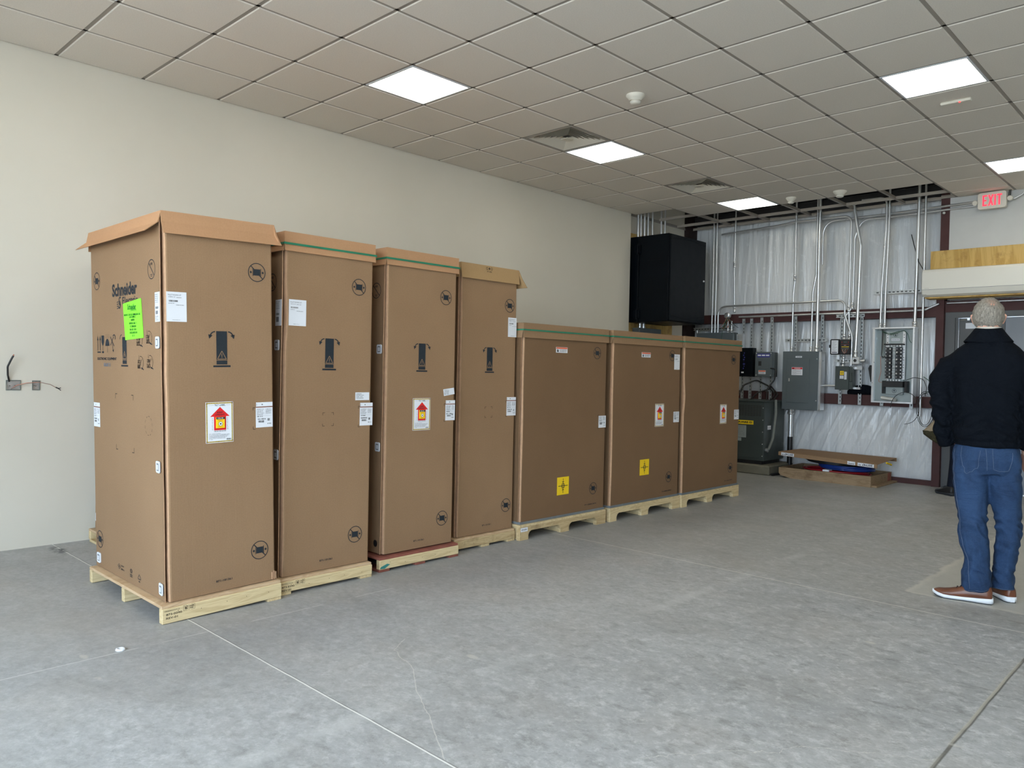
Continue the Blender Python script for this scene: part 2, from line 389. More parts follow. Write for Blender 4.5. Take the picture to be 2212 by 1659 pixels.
    def sphere(s, c, r, sx=1, sy=1, sz=1, seg=14, m=None):
        rings = []
        for i in range(1, seg // 2 + 1):
            ph = PI * (i - .5) / (seg // 2 + 0); rings.append([(c[0] + r * sx * math.sin(ph) * math.cos(2 * PI * k / seg), c[1] + r * sy * math.sin(ph) * math.sin(2 * PI * k / seg), c[2] + r * sz * math.cos(ph)) for k in range(seg)])
        return s.rings(rings[::-1], m)
    def prism(s, poly, fn, d0, d1, m=None):
        # poly of (u, v); fn(u, v, d) -> xyz
        n = len(poly); vs = [fn(u, v, d0) for u, v in poly] + [fn(u, v, d1) for u, v in poly]
        s.add(vs, [tuple(range(n))[::-1], tuple(range(n, 2 * n))] + [(i, (i + 1) % n, n + (i + 1) % n, n + i) for i in range(n)], m); return s
    def build(s, name, parent=None, origin=None, **props):
        me = bpy.data.meshes.new(name); me.from_pydata(s.v, [], s.f)
        for m in (s.mats or ['wall']): me.materials.append(M[m] if isinstance(m, str) else m)
        me.polygons.foreach_set('material_index', s.m); me.polygons.foreach_set('use_smooth', s.sm)
        me.update()
        o = bpy.data.objects.new(name, me); COL.objects.link(o)
        if parent: o.parent = parent
        if origin:
            me.transform(Matrix.Translation(-Vector(origin))); o.location = origin
        for k, v in props.items(): o[k] = v
        return o

def thing(name, label, cat, loc=(0, 0, 0), rot=(0, 0, 0), group=None):
    o = bpy.data.objects.new(name, None); COL.objects.link(o); o.location = loc; o.rotation_euler = rot
    o['label'] = label; o['category'] = cat; o.empty_display_size = .1
    if group: o['group'] = group
    return o
def struct(mb, name): return mb.build(name, kind='structure')
def single(mb, name, label, cat, origin=None, group=None):
    o = mb.build(name, origin=origin); o['label'] = label; o['category'] = cat
    if group: o['group'] = group
    return o

_tc = {}
def text_mesh(t, bold=.0):
    if (t, bold) in _tc: return _tc[t, bold]
    c = bpy.data.curves.new('t', 'FONT'); c.body = t; c.size = 1.0; c.offset = bold; c.resolution_u = 3
    o = bpy.data.objects.new('t', c); COL.objects.link(o)
    dg = bpy.context.evaluated_depsgraph_get(); me = bpy.data.meshes.new_from_object(o.evaluated_get(dg))
    vs = [(v.co.x, v.co.y) for v in me.vertices]; fs = [tuple(p.vertices) for p in me.polygons]
    bpy.data.objects.remove(o); bpy.data.meshes.remove(me); bpy.data.curves.remove(c)
    x0 = min(v[0] for v in vs); x1 = max(v[0] for v in vs); y0 = min(v[1] for v in vs); y1 = max(v[1] for v in vs)
    vs = [((x - x0) / (x1 - x0), (y - y0) / (y1 - y0)) for x, y in vs]
    _tc[t, bold] = (vs, fs); return vs, fs

class Flat:
    """print and stickers on a plane: fn(u, v, w) -> xyz, w is the lift off the surface"""
    def __init__(s, fn, *mats): s.fn = fn; s.mb = MB(*mats); s.k = 0
    def poly(s, pts, m, w=.0006): s.mb.add([s.fn(u, v, w) for u, v in pts], [tuple(range(len(pts)))], m)
    def rect(s, u0, u1, v0, v1, m, w=.0006): s.poly([(u0, v0), (u1, v0), (u1, v1), (u0, v1)], m, w)
    def slab(s, u0, u1, v0, v1, m, w=.0006):
        s.mb.prism([(u0, v0), (u1, v0), (u1, v1), (u0, v1)], s.fn, 0.0, w, m)
    def line(s, p, q, t, m, w=.0006):
        dx, dy = q[0] - p[0], q[1] - p[1]; L = math.hypot(dx, dy) or 1; nx, ny = -dy / L * t / 2, dx / L * t / 2
        s.poly([(p[0] + nx, p[1] + ny), (p[0] - nx, p[1] - ny), (q[0] - nx, q[1] - ny), (q[0] + nx, q[1] + ny)], m, w)
    def ring(s, cu, cv, r, t, m, w=.0006, a0=0, a1=2 * PI, n=32, su=1.0):
        for k in range(n):
            a, b = a0 + (a1 - a0) * k / n, a0 + (a1 - a0) * (k + 1) / n
            s.poly([(cu + su * (r - t) * math.cos(a), cv + (r - t) * math.sin(a)), (cu + su * r * math.cos(a), cv + r * math.sin(a)),
                    (cu + su * r * math.cos(b), cv + r * math.sin(b)), (cu + su * (r - t) * math.cos(b), cv + (r - t) * math.sin(b))], m, w)
    def disk(s, cu, cv, r, m, w=.0006, n=20, su=1.0): s.poly([(cu + su * r * math.cos(2 * PI * k / n), cv + r * math.sin(2 * PI * k / n)) for k in range(n)], m, w)
    def text(s, t, u0, v0, wd, ht, m, w=.0008, bold=.0, rot=0.0):
        vs, fs = text_mesh(t, bold); ca, sa = math.cos(rot), math.sin(rot)
        s.mb.add([s.fn(u0 + x * wd * ca - y * ht * sa, v0 + x * wd * sa + y * ht * ca, w) for x, y in vs], fs, m)
    def scribble(s, u0, v0, wd, ht, m, w=.0008, seed=0):
        rnd = random.Random(seed); u = u0
        while u < u0 + wd - ht * .3:
            g = rnd.choice((.35, .5, .5, .6)) * ht
            if rnd.random() < .14: u += g; continue
            a = min(u + g * .8, u0 + wd)
            k = rnd.random(); t = ht * .16
            s.rect(u, u + t, v0, v0 + ht, m, w)
            if k < .6: s.rect(a - t, a, v0, v0 + ht * rnd.choice((1, .6)), m, w)
            if k > .25: s.rect(u, a, v0 + ht * .84, v0 + ht, m, w)
            if k > .5: s.rect(u, a, v0, v0 + ht * .16, m, w)
            if k < .35: s.rect(u, a, v0 + ht * .45, v0 + ht * .6, m, w)
            u += g
    def barcode(s, u0, u1, v0, v1, m, w=.0008, seed=1):
        rnd = random.Random(seed); u = u0; L = u1 - u0
        while u < u1:
            a = L * rnd.choice((.012, .02, .03)); s.rect(u, min(u + a, u1), v0, v1, m, w); u += a + L * rnd.choice((.012, .02, .028))
    def build(s, name, parent, **kw): return s.mb.build(name, parent, **kw)

def fillet(pts, R, n=7):
    """round the inner corners of a polyline with arcs of radius R"""
    P = [Vector(p) for p in pts]; out = [P[0]]
    for i in range(1, len(P) - 1):
        a, b, c = P[i - 1], P[i], P[i + 1]; d0 = (a - b); d1 = (c - b); l0, l1 = d0.length, d1.length; d0.normalize(); d1.normalize()
        ang = d0.angle(d1)
        if ang > PI - .02: out.append(b); continue
        t = min(R / math.tan(ang / 2), l0 * .48, l1 * .48); p0 = b + d0 * t; p1 = b + d1 * t
        for k in range(n + 1):
            s_ = k / n; out.append(p0 * (1 - s_) ** 2 + b * 2 * s_ * (1 - s_) + p1 * s_ ** 2)
    out.append(P[-1]); return out

# ------------------------------------------------------------------ the room
H = 3.583; T = .6096; XO = .02; YB = 7.16; XR = 10.4
fl = MB('floor'); fl.box(-.6, XR + .3, YF - .3, 7.6, -.15, 0); struct(fl, 'floor')
g = MB('asphalt'); g.box(-25, 35, -40, YF - .35, -.2, -.05); struct(g, 'trim_street_apron')
w = MB('wall'); w.box(-.15, 0, YF - .2, 5.385, 0, 5.2); struct(w, 'wall_left')
w = MB('wall'); w.box(XR, XR + .2, YF - .2, 7.5, 0, 5.2); struct(w, 'wall_right')
w = MB('wall')
xs = [-.15] + [v for o_ in OPEN for v in o_[:2]] + [XR]
for i in range(0, len(xs), 2): w.box(xs[i], xs[i + 1], YF - .2, YF, 0, 5.2)
for (x0, x1, z0, z1) in OPEN: w.box(x0, x1, YF - .2, YF, 0, z0); w.box(x0, x1, YF - .2, YF, z1, 5.2)
struct(w, 'wall_front')
for i, (x0, x1, z0, z1) in enumerate(OPEN):
    f_ = MB('alu'); t = .05
    f_.box(x0, x0 + t, YF - .14, YF - .06, z0, z1); f_.box(x1 - t, x1, YF - .14, YF - .06, z0, z1)
    f_.box(x0 + t, x1 - t, YF - .14, YF - .06, z0, z0 + t); f_.box(x0 + t, x1 - t, YF - .14, YF - .06, z1 - t, z1)
    xm = (x0 + x1) / 2; f_.box(xm - .025, xm + .025, YF - .14, YF - .06, z0 + t, z1 - t)
    struct(f_, 'window_%d' % (i + 1))
# back wall shell, folded white liner between the girts
w = MB('linerU'); w.box(-.6, 3.48, 7.30, 7.5, 0, 5.2); w.box(3.48, XR, 7.30, 7.5, 2.30, 5.2); w.box(5.4, XR, 7.30, 7.5, 0, 2.30); struct(w, 'wall_back')
def liner(name, x0, x1, z0, z1, y, amp, fall, seed, axis='x', lean=0.0, nx=420, nz=44):
    mb = MB('linerU'); vs = []; fs = []
    for j in range(nz + 1):
        for i in range(nx + 1):
            u = x0 + (x1 - x0) * i / nx; z = z0 + (z1 - z0) * j / nz; tt = j / nz
            uu = u + lean * (z - z0)
            e = math.sin(PI * tt) ** .5 if 0 < tt < 1 else 0
            d = noise.noise(Vector((uu * 1.8, z * .25, seed))) * 1.0 + noise.noise(Vector((uu * 6, z * .5, seed + 3))) * .5 + noise.noise(Vector((uu * 17, z * 1.0, seed + 9))) * .16
            rg = 1 - min(1, abs(noise.noise(Vector((uu * 3.1 + .12 * math.sin(z * 2), z * .22, seed + 20)))) * 7); r2 = 1 - min(1, abs(noise.noise(Vector((uu * 6.5 + .1 * math.sin(z * 3 + 1), z * .5, seed + 31)))) * 6)
            d = amp * (d * (.35 + .65 * e) - .55 * e - .34 * e * max(0, rg) ** 1.5 - .20 * e * max(0, r2) ** 1.5)
            vs.append((u, y + d, z) if axis == 'x' else (y - d, u, z))
    for j in range(nz):
        for i in range(nx):
            a = j * (nx + 1) + i; fs.append((a, a + 1, a + nx + 2, a + nx + 1))
    mb.add(vs, fs, None, True); return struct(mb, name)
liner('wall_back_upper_liner', -.15, 3.56, 2.26, 5.0, 7.235, .032, 0, 1.3)
liner('wall_back_middle_liner', -.15, 3.49, 1.12, 2.15, 7.235, .040, 0, 4.1)
liner('wall_back_lower_liner', -.15, 3.49, .05, 1.0, 7.225, .045, 0, 7.7, lean=-.45)
w = MB('smoothw'); w.box(3.60, XR, 7.03, 7.12, 2.34, 5.2); struct(w, 'wall_back_panel_over_door')
# corner return behind the end of the painted wall
w = MB('wall'); w.box(-.6, -.15, 5.2, 7.5, 0, 5.2); w.box(-.15, -.10, 5.39, 7.0, 0, 5.2); struct(w, 'wall_left_recess')
def girt(name, x0, x1, z0, z1, y0=7.10, y1=7.28):
    mb = MB('maroon'); mb.box(x0, x1, y0, y0 + .012, z0, z1); mb.box(x0, x1, y0 + .012, y1, z1 - .012, z1); mb.box(x0, x1, y0 + .012, y1, z0, z0 + .012)
    mb.box(x0, x1, y1 - .012, y1, z0 + .012, z1 - .012); return struct(mb, name)
girt('trim_upper_girt', -.15, 3.48, 2.135, 2.265); girt('trim_lower_girt', -.15, 3.48, .985, 1.125); girt('trim_base_sill', -.15, 3.46, 0, .062, 7.14)
mb = MB('duct_and_shade'); mb.box(-.15, 3.50, 7.12, 7.28, 3.66, 3.80); struct(mb, 'trim_ceiling_girt')  # maroon girt coloured black to stand for the shade above the ceiling
mb = MB('maroon'); mb.box(3.46, 3.55, 7.09, 7.3, 0, 2.36); mb.box(3.50, 3.60, 7.03, 7.3, 2.36, 4.8); struct(mb, 'trim_column')
mb = MB('dark_maroon'); mb.box(-.15, -.02, 6.95, 7.2, 0, 5.0); struct(mb, 'trim_corner_column')
# door opening
mb = MB('maroon'); mb.box(3.55, 5.4, 7.14, 7.3, 2.19, 2.33); struct(mb, 'trim_door_header')
mb = MB('doorgrey')
mb.box(3.55, 3.66, 7.16, 7.3, 0, 2.19); mb.box(3.66, 5.3, 7.16, 7.3, 2.12, 2.19); mb.box(3.66, 3.685, 7.19, 7.3, 0, 2.12)
d1 = struct(mb, 'door_1')
mb = MB('doorgrey'); mb.bbox(3.69, 4.165, 7.22, 7.265, .012, 2.115, .003); l1 = mb.build('door_leaf', d1)
mb = MB('whitepl'); mb.box(3.765, 3.90, 7.212, 7.22, 1.985, 2.055); mb.build('name_plate', d1)
mb = MB('alu'); mb.tube([(3.70, 7.20, 2.09), (3.80, 7.18, 2.10)], .006, 6); mb.box(3.79, 3.82, 7.17, 7.22, 2.085, 2.11); mb.build('closer_arm', d1)
mb = MB('door_daylit'); mb.bbox(4.19, 5.1, 7.20, 7.245, .012, 2.115, .003); struct(mb, 'door_2')
mb = MB('doorgrey'); mb.box(4.165, 4.19, 7.19, 7.28, .012, 2.12); mb.box(5.1, 5.42, 7.16, 7.3, 0, 2.19); struct(mb, 'trim_door_mullion')
mb = MB('alu'); mb.box(3.66, 5.3, 7.12, 7.3, 0, .012); struct(mb, 'trim_threshold')
# roof and what hangs above the ceiling
mb = MB('roofw'); mb.box(-.6, XR + .2, YF - .2, 7.5, 5.2, 5.35); struct(mb, 'trim_roof_deck')
mb = MB('duct_and_shade')
for y in (5.9, 6.9): mb.box(-.1, 9, y, y + .06, 4.7, 4.95)
mb.box(.9, 1.5, 5.6, 6.5, 4.2, 4.6); mb.box(-.05, .9, 6.25, 6.45, 3.95, 4.15)
struct(mb, 'trim_roof_purlins')
mb = MB('duct_and_shade'); mb.box(0, 3.5, 7.05, 7.2, 3.82, 4.1); struct(mb, 'trim_eave_beam')

# ------------------------------------------------------------------ ceiling
LIGHTS = [(2, 0), (2, 4), (2, 9), (7, 4), (7, 9), (7, 0), (2, -4), (7, -4), (12, 0), (12, 5), (12, 9), (12, -4)]
VENTS = [(2, 3), (2, 7)]
NA, B0, B1 = 17, -9, 11
def missing(a, b):
    if a < 6 and b >= 10: return True
    if a == 0 and b >= 9: return True
    return False
mb = MB('ceil'); gb = .012
for a in range(0, NA):
    for b in range(B0, 12):
        if (a, b) in LIGHTS or (a, b) in VENTS or missing(a, b): continue
        x0, x1 = XO + a * T + gb, XO + (a + 1) * T - gb; y0, y1 = b * T + gb, (b + 1) * T - gb
        if a == 0: x0 = .012
        if b == 11: y1 = 7.03 - .012
        if a == NA - 1: x1 = XR
        e = .006
        vs = [(x0, y0, H + .008), (x1, y0, H + .008), (x1, y1, H + .008), (x0, y1, H + .008), (x0 + e, y0 + e, H), (x1 - e, y0 + e, H), (x1 - e, y1 - e, H), (x0 + e, y1 - e, H),
              (x0, y0, H + .02), (x1, y0, H + .02), (x1, y1, H + .02), (x0, y1, H + .02)]
        mb.add(vs, [(7, 6, 5, 4), (0, 4, 5, 1)[::-1], (1, 5, 6, 2)[::-1], (2, 6, 7, 3)[::-1], (3, 7, 4, 0)[::-1], (8, 0, 1, 9)[::-1], (9, 1, 2, 10)[::-1], (10, 2, 3, 11)[::-1], (11, 3, 0, 8)[::-1], (8, 9, 10, 11)])
struct(mb, 'ceiling')
mb = MB('tbar')
def tee(x0, x1, y0, y1):
    mb.box(x0, x1, y0, y1, H + .006, H + .009)
    if x1 - x0 < y1 - y0: xm = (x0 + x1) / 2; mb.box(xm - .002, xm + .002, y0, y1, H + .009, H + .045)
    else: ym = (y0 + y1) / 2; mb.box(x0, x1, ym - .002, ym + .002, H + .009, H + .045)
for a in range(0, NA + 1):
    x = XO + a * T
    if a == 0: tee(.0, .022, YF, 5.385); continue
    tee(x - .0125, x + .0125, YF, 7.02 if a >= 6 else 7.08)
for b in range(B0 - 3, 12):
    y = b * T
    if b == 9: tee(.02, XR, y - .0125, y + .0125)
    elif b == 11: tee(-.08, XR, y - .0125, y + .0125)
    else: tee(.0, XR, y - .0125, y + .0125)
tee(-.08, 3.50, 7.06, 7.085); tee(3.50, XR, 7.0, 7.028); tee(-.10, -.075, 5.4, 7.08)
struct(mb, 'trim_ceiling_grid')
# filler beyond the modelled tiles (front strip)
mb = MB('ceil'); mb.box(0, XR, YF, B0 * T - .01, H, H + .02); struct(mb, 'ceiling_front_strip')
LN = {(2, 0): 'square lit ceiling panel nearest the camera, above the tall cartons', (2, 4): 'square lit ceiling panel touching the nearer air vent',
      (2, 9): 'lit ceiling panel at the edge of the missing tiles, above the black cabinet', (7, 4): 'lit ceiling panel at the top right beside the slim white strip fixture',
      (7, 9): 'lit ceiling panel cut by the right edge of the photo, above the exit sign'}
for (a, b) in LIGHTS:
    x0, x1, y0, y1 = XO + a * T + .013, XO + (a + 1) * T - .013, b * T + .013, (b + 1) * T - .013
    t_ = thing('ceiling_light', LN.get((a, b)) or 'lit ceiling panel outside the picture, %s' % {(7, 0): 'above the open floor ahead of the camera', (2, -4): 'behind the camera near the painted wall', (7, -4): 'directly behind the camera', (12, 0): 'far right, level with the tall cartons', (12, 5): 'far right, level with the wide cartons', (12, 9): 'far right, by the back wall', (12, -4): 'behind the camera on the far right'}[a, b], 'ceiling light', ((x0 + x1) / 2, (y0 + y1) / 2, H), group='recessed LED panels in the ceiling grid')
    ox, oy, oz = t_.location
    m_ = MB('whitepl'); f = .014; X0, X1, Y0, Y1 = x0 - ox, x1 - ox, y0 - oy, y1 - oy
    m_.box(X0, X0 + f, Y0, Y1, 0, .05); m_.box(X1 - f, X1, Y0, Y1, 0, .05); m_.box(X0 + f, X1 - f, Y0, Y0 + f, 0, .05); m_.box(X0 + f, X1 - f, Y1 - f, Y1, 0, .05)
    m_.build('light_frame', t_)
    m_ = MB('lite'); m_.box(X0 + f, X1 - f, Y0 + f, Y1 - f, .004, .02); m_.build('diffuser', t_, label='glowing warm white diffuser')
for (a, b), lb in zip(VENTS, ('square louvred air vent beside the middle lit panel', 'square louvred air vent farther back, near the missing ceiling tiles')):
    cx, cy = XO + (a + .5) * T, (b + .5) * T
    t_ = thing('ceiling_vent', lb, 'air vent', (cx, cy, H), group='square air diffusers in the ceiling')
    m_ = MB('tbar'); r = T / 2 - .013; q = .27
    m_.box(-r, r, -r, -q, 0, .012); m_.box(-r, r, q, r, 0, .012); m_.box(-r, -q, -q, q, 0, .012); m_.box(q, r, -q, q, 0, .012)
    m_.build('vent_frame', t_)
    m_ = MB('blackpl'); m_.box(-q, q, -q, q, .09, .10); m_.build('vent_throat', t_, label='dark opening behind the louvres')
    m_ = MB('smoke')
    for k in range(7):
        R0 = .265 - k * .037; R1 = R0 - .026; z0_, z1_ = .002 + k * .002, .026 + k * .002
        R0b = R0; rings = [[(-R0, -R0, z0_), (R0, -R0, z0_), (R0, R0, z0_), (-R0, R0, z0_)], [(-R1, -R1, z1_), (R1, -R1, z1_), (R1, R1, z1_), (-R1, R1, z1_)]]
        if k == 6: m_.box(-R0, R0, -R0, R0, .0, .004); break
        m_.rings([rings[0], rings[1]], None, False, False)
        m_.rings([[(x_, y_, z_ + .0025) for x_, y_, z_ in rg] for rg in rings][::-1], None, False, False)
    m_.build('louvres', t_)
for (x, y, r, lb) in ((2.71 + .02, 1.57, .075, 'white domed smoke detector alone on the ceiling, nearest the camera'), (2.11 + .02, 5.79, .062, 'smaller white detector near the missing tiles, left of the pair'), (2.72, 5.82, .078, 'larger white smoke detector near the missing tiles, right of the pair')):
    t_ = thing('smoke_detector', lb, 'smoke detector', (x, y, H), group='smoke detectors on the ceiling')
    m_ = MB('smoke'); m_.lathe((0, 0, 0), [(r, 0), (r, -.012), (r * .78, -.03), (r * .62, -.042), (r * .60, -.046)]); m_.build('detector_base', t_)
    m_ = MB('smoke'); m_.lathe((0, 0, 0), [(r * .5, -.046), (r * .5, -.052), (r * .58, -.052), (r * .56, -.066), (r * .4, -.074), (r * .02, -.075)]); m_.build('sensor_cap', t_)
t_ = thing('ceiling_sensor', 'slim white strip fixture with red light beside the upper right panel', 'ceiling sensor', (4.59, 3.33, H))
m_ = MB('smoke'); m_.bbox(-.11, .11, -.028, .028, -.022, 0, .006); m_.build('sensor_housing', t_)
m_ = MB('led'); m_.lathe((.03, -.02, -.024), [(.008, .004), (.008, 0), (.004, -.004)], 'z', 10); m_.build('indicator_light', t_, label='small red indicator light')

# ------------------------------------------------------------------ print shared by the cartons
def no_clamp(F, cu, cv, r=.053, su=1.0):
    F.ring(cu, cv, r, .0045, 'ink', su=su)
    F.line((cu - r * .68 * su, cv + r * .68), (cu + r * .68 * su, cv - r * .68), .005, 'ink')
    F.rect(cu - .021 * su, cu + .021 * su, cv - .017, cv + .018, 'ink', .0009)
    for s_ in (-1, 1):
        F.rect(cu + s_ * .024 * su - .0015, cu + s_ * .024 * su + .0015, cv - .021, cv + .022, 'ink', .0009)
        q = cu + s_ * .036 * su; F.poly([(q - .007 * su, cv), (q, cv - .008), (q + .007 * su, cv), (q, cv + .008)], 'ink', .0009)
def no_stack(F, cu, cv, r=.053):
    F.ring(cu, cv, r, .0045, 'ink', su=.95)
    F.line((cu - r * .66, cv + r * .66), (cu + r * .66, cv - r * .66), .005, 'ink')
    F.rect(cu - .014, cu + .014, cv - .030, cv - .027, 'ink'); F.rect(cu - .012, cu + .012, cv - .038, cv - .035, 'ink')
    F.scribble(cu - .018, cv + .022, .036, .012, 'ink', seed=4)
def tip_mark(F, cu, z0=1.333):
    # tall black column with a warning triangle, swing arrows and a base bar
    F.rect(cu - .049, cu + .049, z0, z0 + .010, 'ink')
    F.rect(cu - .0305, cu + .0305, z0 + .015, z0 + .196, 'ink')
    F.rect(cu - .0305, cu + .0305, z0 + .0365, z0 + .0395, 'card', .0009)
    c0, c1 = (cu - .025, z0 + .044), (cu + .025, z0 + .044); c2 = (cu, z0 + .088)
    for p, q in ((c0, c1), (c1, c2), (c2, c0)): F.line(p, q, .0035, 'card', .0009)
    F.rect(cu - .0018, cu + .0018, z0 + .057, z0 + .074, 'card', .0009); F.disk(cu, z0 + .052, .0024, 'card', .0009, 8)
    for s_ in (-1, 1):
        pts = [(cu + s_ * (.037 + .028 * math.sin(a)), z0 + .163 + .030 * math.cos(a)) for a in [i * .26 for i in range(6)]]
        for p, q in zip(pts, pts[1:]): F.line(p, q, .0065, 'ink')
        ex, ey = pts[-1]; F.poly([(ex - s_ * .013, ey + .002), (ex + s_ * .011, ey + .007), (ex + s_ * .006, ey - .017)][::s_], 'ink')
def corners(F, u0, u1, v0, v1, m='inkb', L=.016, t=.0025, left=False):
    for u, su in ((u0, 1), (u1, -1))[:1 if left else 2]:
        for v, sv in ((v0, 1), (v1, -1)):
            F.rect(min(u, u + su * L), max(u, u + su * L), min(v, v + sv * t), max(v, v + sv * t), m); F.rect(min(u, u + su * t), max(u, u + su * t), min(v, v + sv * L), max(v, v + sv * L), m)
def packing_list(fn, u0, v0, root, wd=.105, ht=.155, seed=1):
    F = Flat(fn, 'paper'); F.slab(u0, u0 + wd, v0, v0 + ht, 'paper', .0012)
    F.text('PALLET PACKING LIST', u0 + .008, v0 + ht - .020, wd * .66, .008, 'grey_print', .0016, .01)
    F.scribble(u0 + .010, v0 + ht - .029, .035, .004, 'grey_print', .0016, seed); F.scribble(u0 + .05, v0 + ht - .031, .03, .004, 'grey_print', .0016, seed + 1)
    F.barcode(u0 + .012, u0 + .060, v0 + ht - .052, v0 + ht - .043, 'inkb', .0016, seed)
    F.scribble(u0 + .010, v0 + ht - .062, .03, .004, 'grey_print', .0016, seed + 2); F.scribble(u0 + .05, v0 + ht - .070, .045, .004, 'grey_print', .0016, seed + 3)
    F.scribble(u0 + .03, v0 + .008, .04, .003, 'grey_print', .0016, seed + 4)
    return F.build('packing_list_sticker', root, label='white sheet headed pallet packing list')
def ship_label(fn, u0, v0, root, wd=.10, ht=.113, seed=1, strip=True, name='shipping_label'):
    F = Flat(fn, 'paper'); F.slab(u0, u0 + wd, v0, v0 + ht, 'paper', .0012)
    if strip:
        F.slab(u0 + .002, u0 + wd, v0 + ht + .006, v0 + ht + .030, 'paper', .0012)
        F.rect(u0 + .035, u0 + .043, v0 + ht + .014, v0 + ht + .021, 'grey_print', .0016); F.rect(u0 + .004, u0 + .006, v0 + ht + .008, v0 + ht + .025, 'grey_print', .0016)
        F.rect(u0, u0 + wd, v0 + ht + .001, v0 + ht + .0045, 'redwood', .0010)
    for k in range(5): F.scribble(u0 + .006, v0 + ht - .012 - k * .0075, .045 - .004 * (k % 3), .0045, 'grey_print', .0016, seed * 9 + k)
    for k in range(4): F.scribble(u0 + .060, v0 + ht - .012 - k * .008, wd - .068, .0045, 'grey_print', .0016, seed * 7 + k)
    F.rect(u0 + .006, u0 + wd - .006, v0 + ht * .58, v0 + ht * .585, 'grey_print', .0016)
    F.scribble(u0 + .008, v0 + .060 * ht / .113, .035, .006, 'ink', .0016, seed + 50); F.scribble(u0 + .008, v0 + .044 * ht / .113, .052, .0075, 'ink', .0016, seed + 51)
    F.barcode(u0 + .014, u0 + .050, v0 + .028, v0 + .040, 'ink', .0016, seed); F.barcode(u0 + wd - .032, u0 + wd - .018, v0 + .036, v0 + .050, 'ink', .0016, seed + 3)
    F.scribble(u0 + wd - .034, v0 + .018, .026, .005, 'ink', .0016, seed + 52)
    return F.build(name, root)
def tilt_label(fn, u0, v0, root, wd=.155, ht=.222, wrinkle=0.0):
    F = Flat(fn, 'paper'); F.slab(u0, u0 + wd, v0, v0 + ht, 'paper', .0012)
    n = 17; b = .006
    for k in range(n):
        u = u0 + wd * (k + .15) / n
        for v in (v0 + .003, v0 + ht - .003 - b): F.poly([(u, v), (u + wd / n * .5, v), (u + wd / n * .75, v + b), (u + wd / n * .25, v + b)], 'ink', .0015)
    F.rect(u0 + .002, u0 + wd - .002, v0 + .003, v0 + .003 + b, 'yellow', .0013); F.rect(u0 + .002, u0 + wd - .002, v0 + ht - .003 - b, v0 + ht - .003, 'yellow', .0013)
    n = 26
    for u in (u0 + .003, u0 + wd - .003 - b):
        F.rect(u, u + b, v0 + .009, v0 + ht - .009, 'yellow', .0013)
        for k in range(n):
            v = v0 + ht * (k + .15) / n; F.poly([(u, v), (u + b, v + ht / n * .25), (u + b, v + ht / n * .75), (u, v + ht / n * .5)], 'ink', .0015)
    cu = u0 + wd * .515
    F.text('TILT LABEL', cu - .031, v0 + ht - .0215, .062, .0095, 'ink', .0016, .02)
    F.rect(u0 + .014, cu - .034, v0 + ht - .0175, v0 + ht - .0165, 'grey_print', .0016); F.rect(cu + .034, u0 + wd - .013, v0 + ht - .0175, v0 + ht - .0165, 'grey_print', .0016)
    top = v0 + ht - .027
    F.poly([(cu - .055, top - .052), (cu + .055, top - .052), (cu, top)], 'red', .0015)
    F.rect(cu - .034, cu + .034, top - .127, top - .052, 'red', .0015)
    F.text('KEEP', cu - .016, top - .034, .032, .009, 'ink', .0018, .02); F.text('UPRIGHT', cu - .027, top - .047, .054, .009, 'ink', .0018, .02)
    for k, ch in enumerate('CAUTION'):
        for s_ in (-1, 1): F.text(ch, cu + s_ * .0425 - .0022, top - .066 - k * .0098, .0022 if ch == 'I' else .0046, .0056, 'ink', .0016, .01)
    F.mb.prism([(cu - .024, top - .115), (cu + .024, top - .115), (cu + .024, top - .055), (cu - .024, top - .055)], fn, .001, .007, 'yellow')
    F.rect(cu - .024, cu + .024, top - .067, top - .055, 'ink', .0078); F.scribble(cu - .018, top - .064, .036, .006, 'paper', .0083, 5)
    F.disk(cu, top - .092, .011, 'paper', .0078, 14); F.ring(cu, top - .092, .012, .0015, 'ink', .0080); F.disk(cu, top - .092, .0045, 'ink', .0083, 10)
    F.scribble(cu - .014, top - .076, .028, .003, 'red', .0078, 8); F.scribble(cu - .016, top - .110, .032, .003, 'red', .0078, 9)
    F.scribble(cu - .034, top - .134, .068, .004, 'ink', .0016, 11)
    for k in range(6): F.scribble(u0 + .018, v0 + .048 - k * .0062, (.065, .115, .11, .10, .09, .02)[k], .0032, 'grey_print', .0016, 20 + k)
    F.barcode(u0 + wd - .040, u0 + wd - .013, v0 + .013, v0 + .021, 'ink', .0016, 3)
    return F.build('tilt_warning_label', root, label='white sticker with red arrow reading keep upright')
def yellow_mark(fn, u0, v0, root, wd=.153, ht=.150):
    F = Flat(fn, 'yellow'); F.slab(u0, u0 + wd, v0, v0 + ht, 'yellow', .0012); cu, cv = u0 + wd * .5, v0 + ht * .5
    F.rect(cu - .0025, cu + .0025, cv - .062, cv + .062, 'ink', .0016); F.rect(cu - .062, cu + .062, cv - .0025, cv + .0025, 'ink', .0016)
    F.ring(cu, cv, .021, .005, 'ink', .0017, n=24)
    for s_ in (-1, 1):
        F.poly([(cu - .016, cv + s_ * .036), (cu + .016, cv + s_ * .036), (cu, cv + s_ * .026)][::-s_], 'ink', .0016)
        F.rect(cu + s_ * .0135 - .0025, cu + s_ * .0135 + .0025, cv - .020, cv + .020, 'ink', .0018)
    return F.build('centre_of_gravity_label', root, label='yellow sticker with black centre of gravity cross')
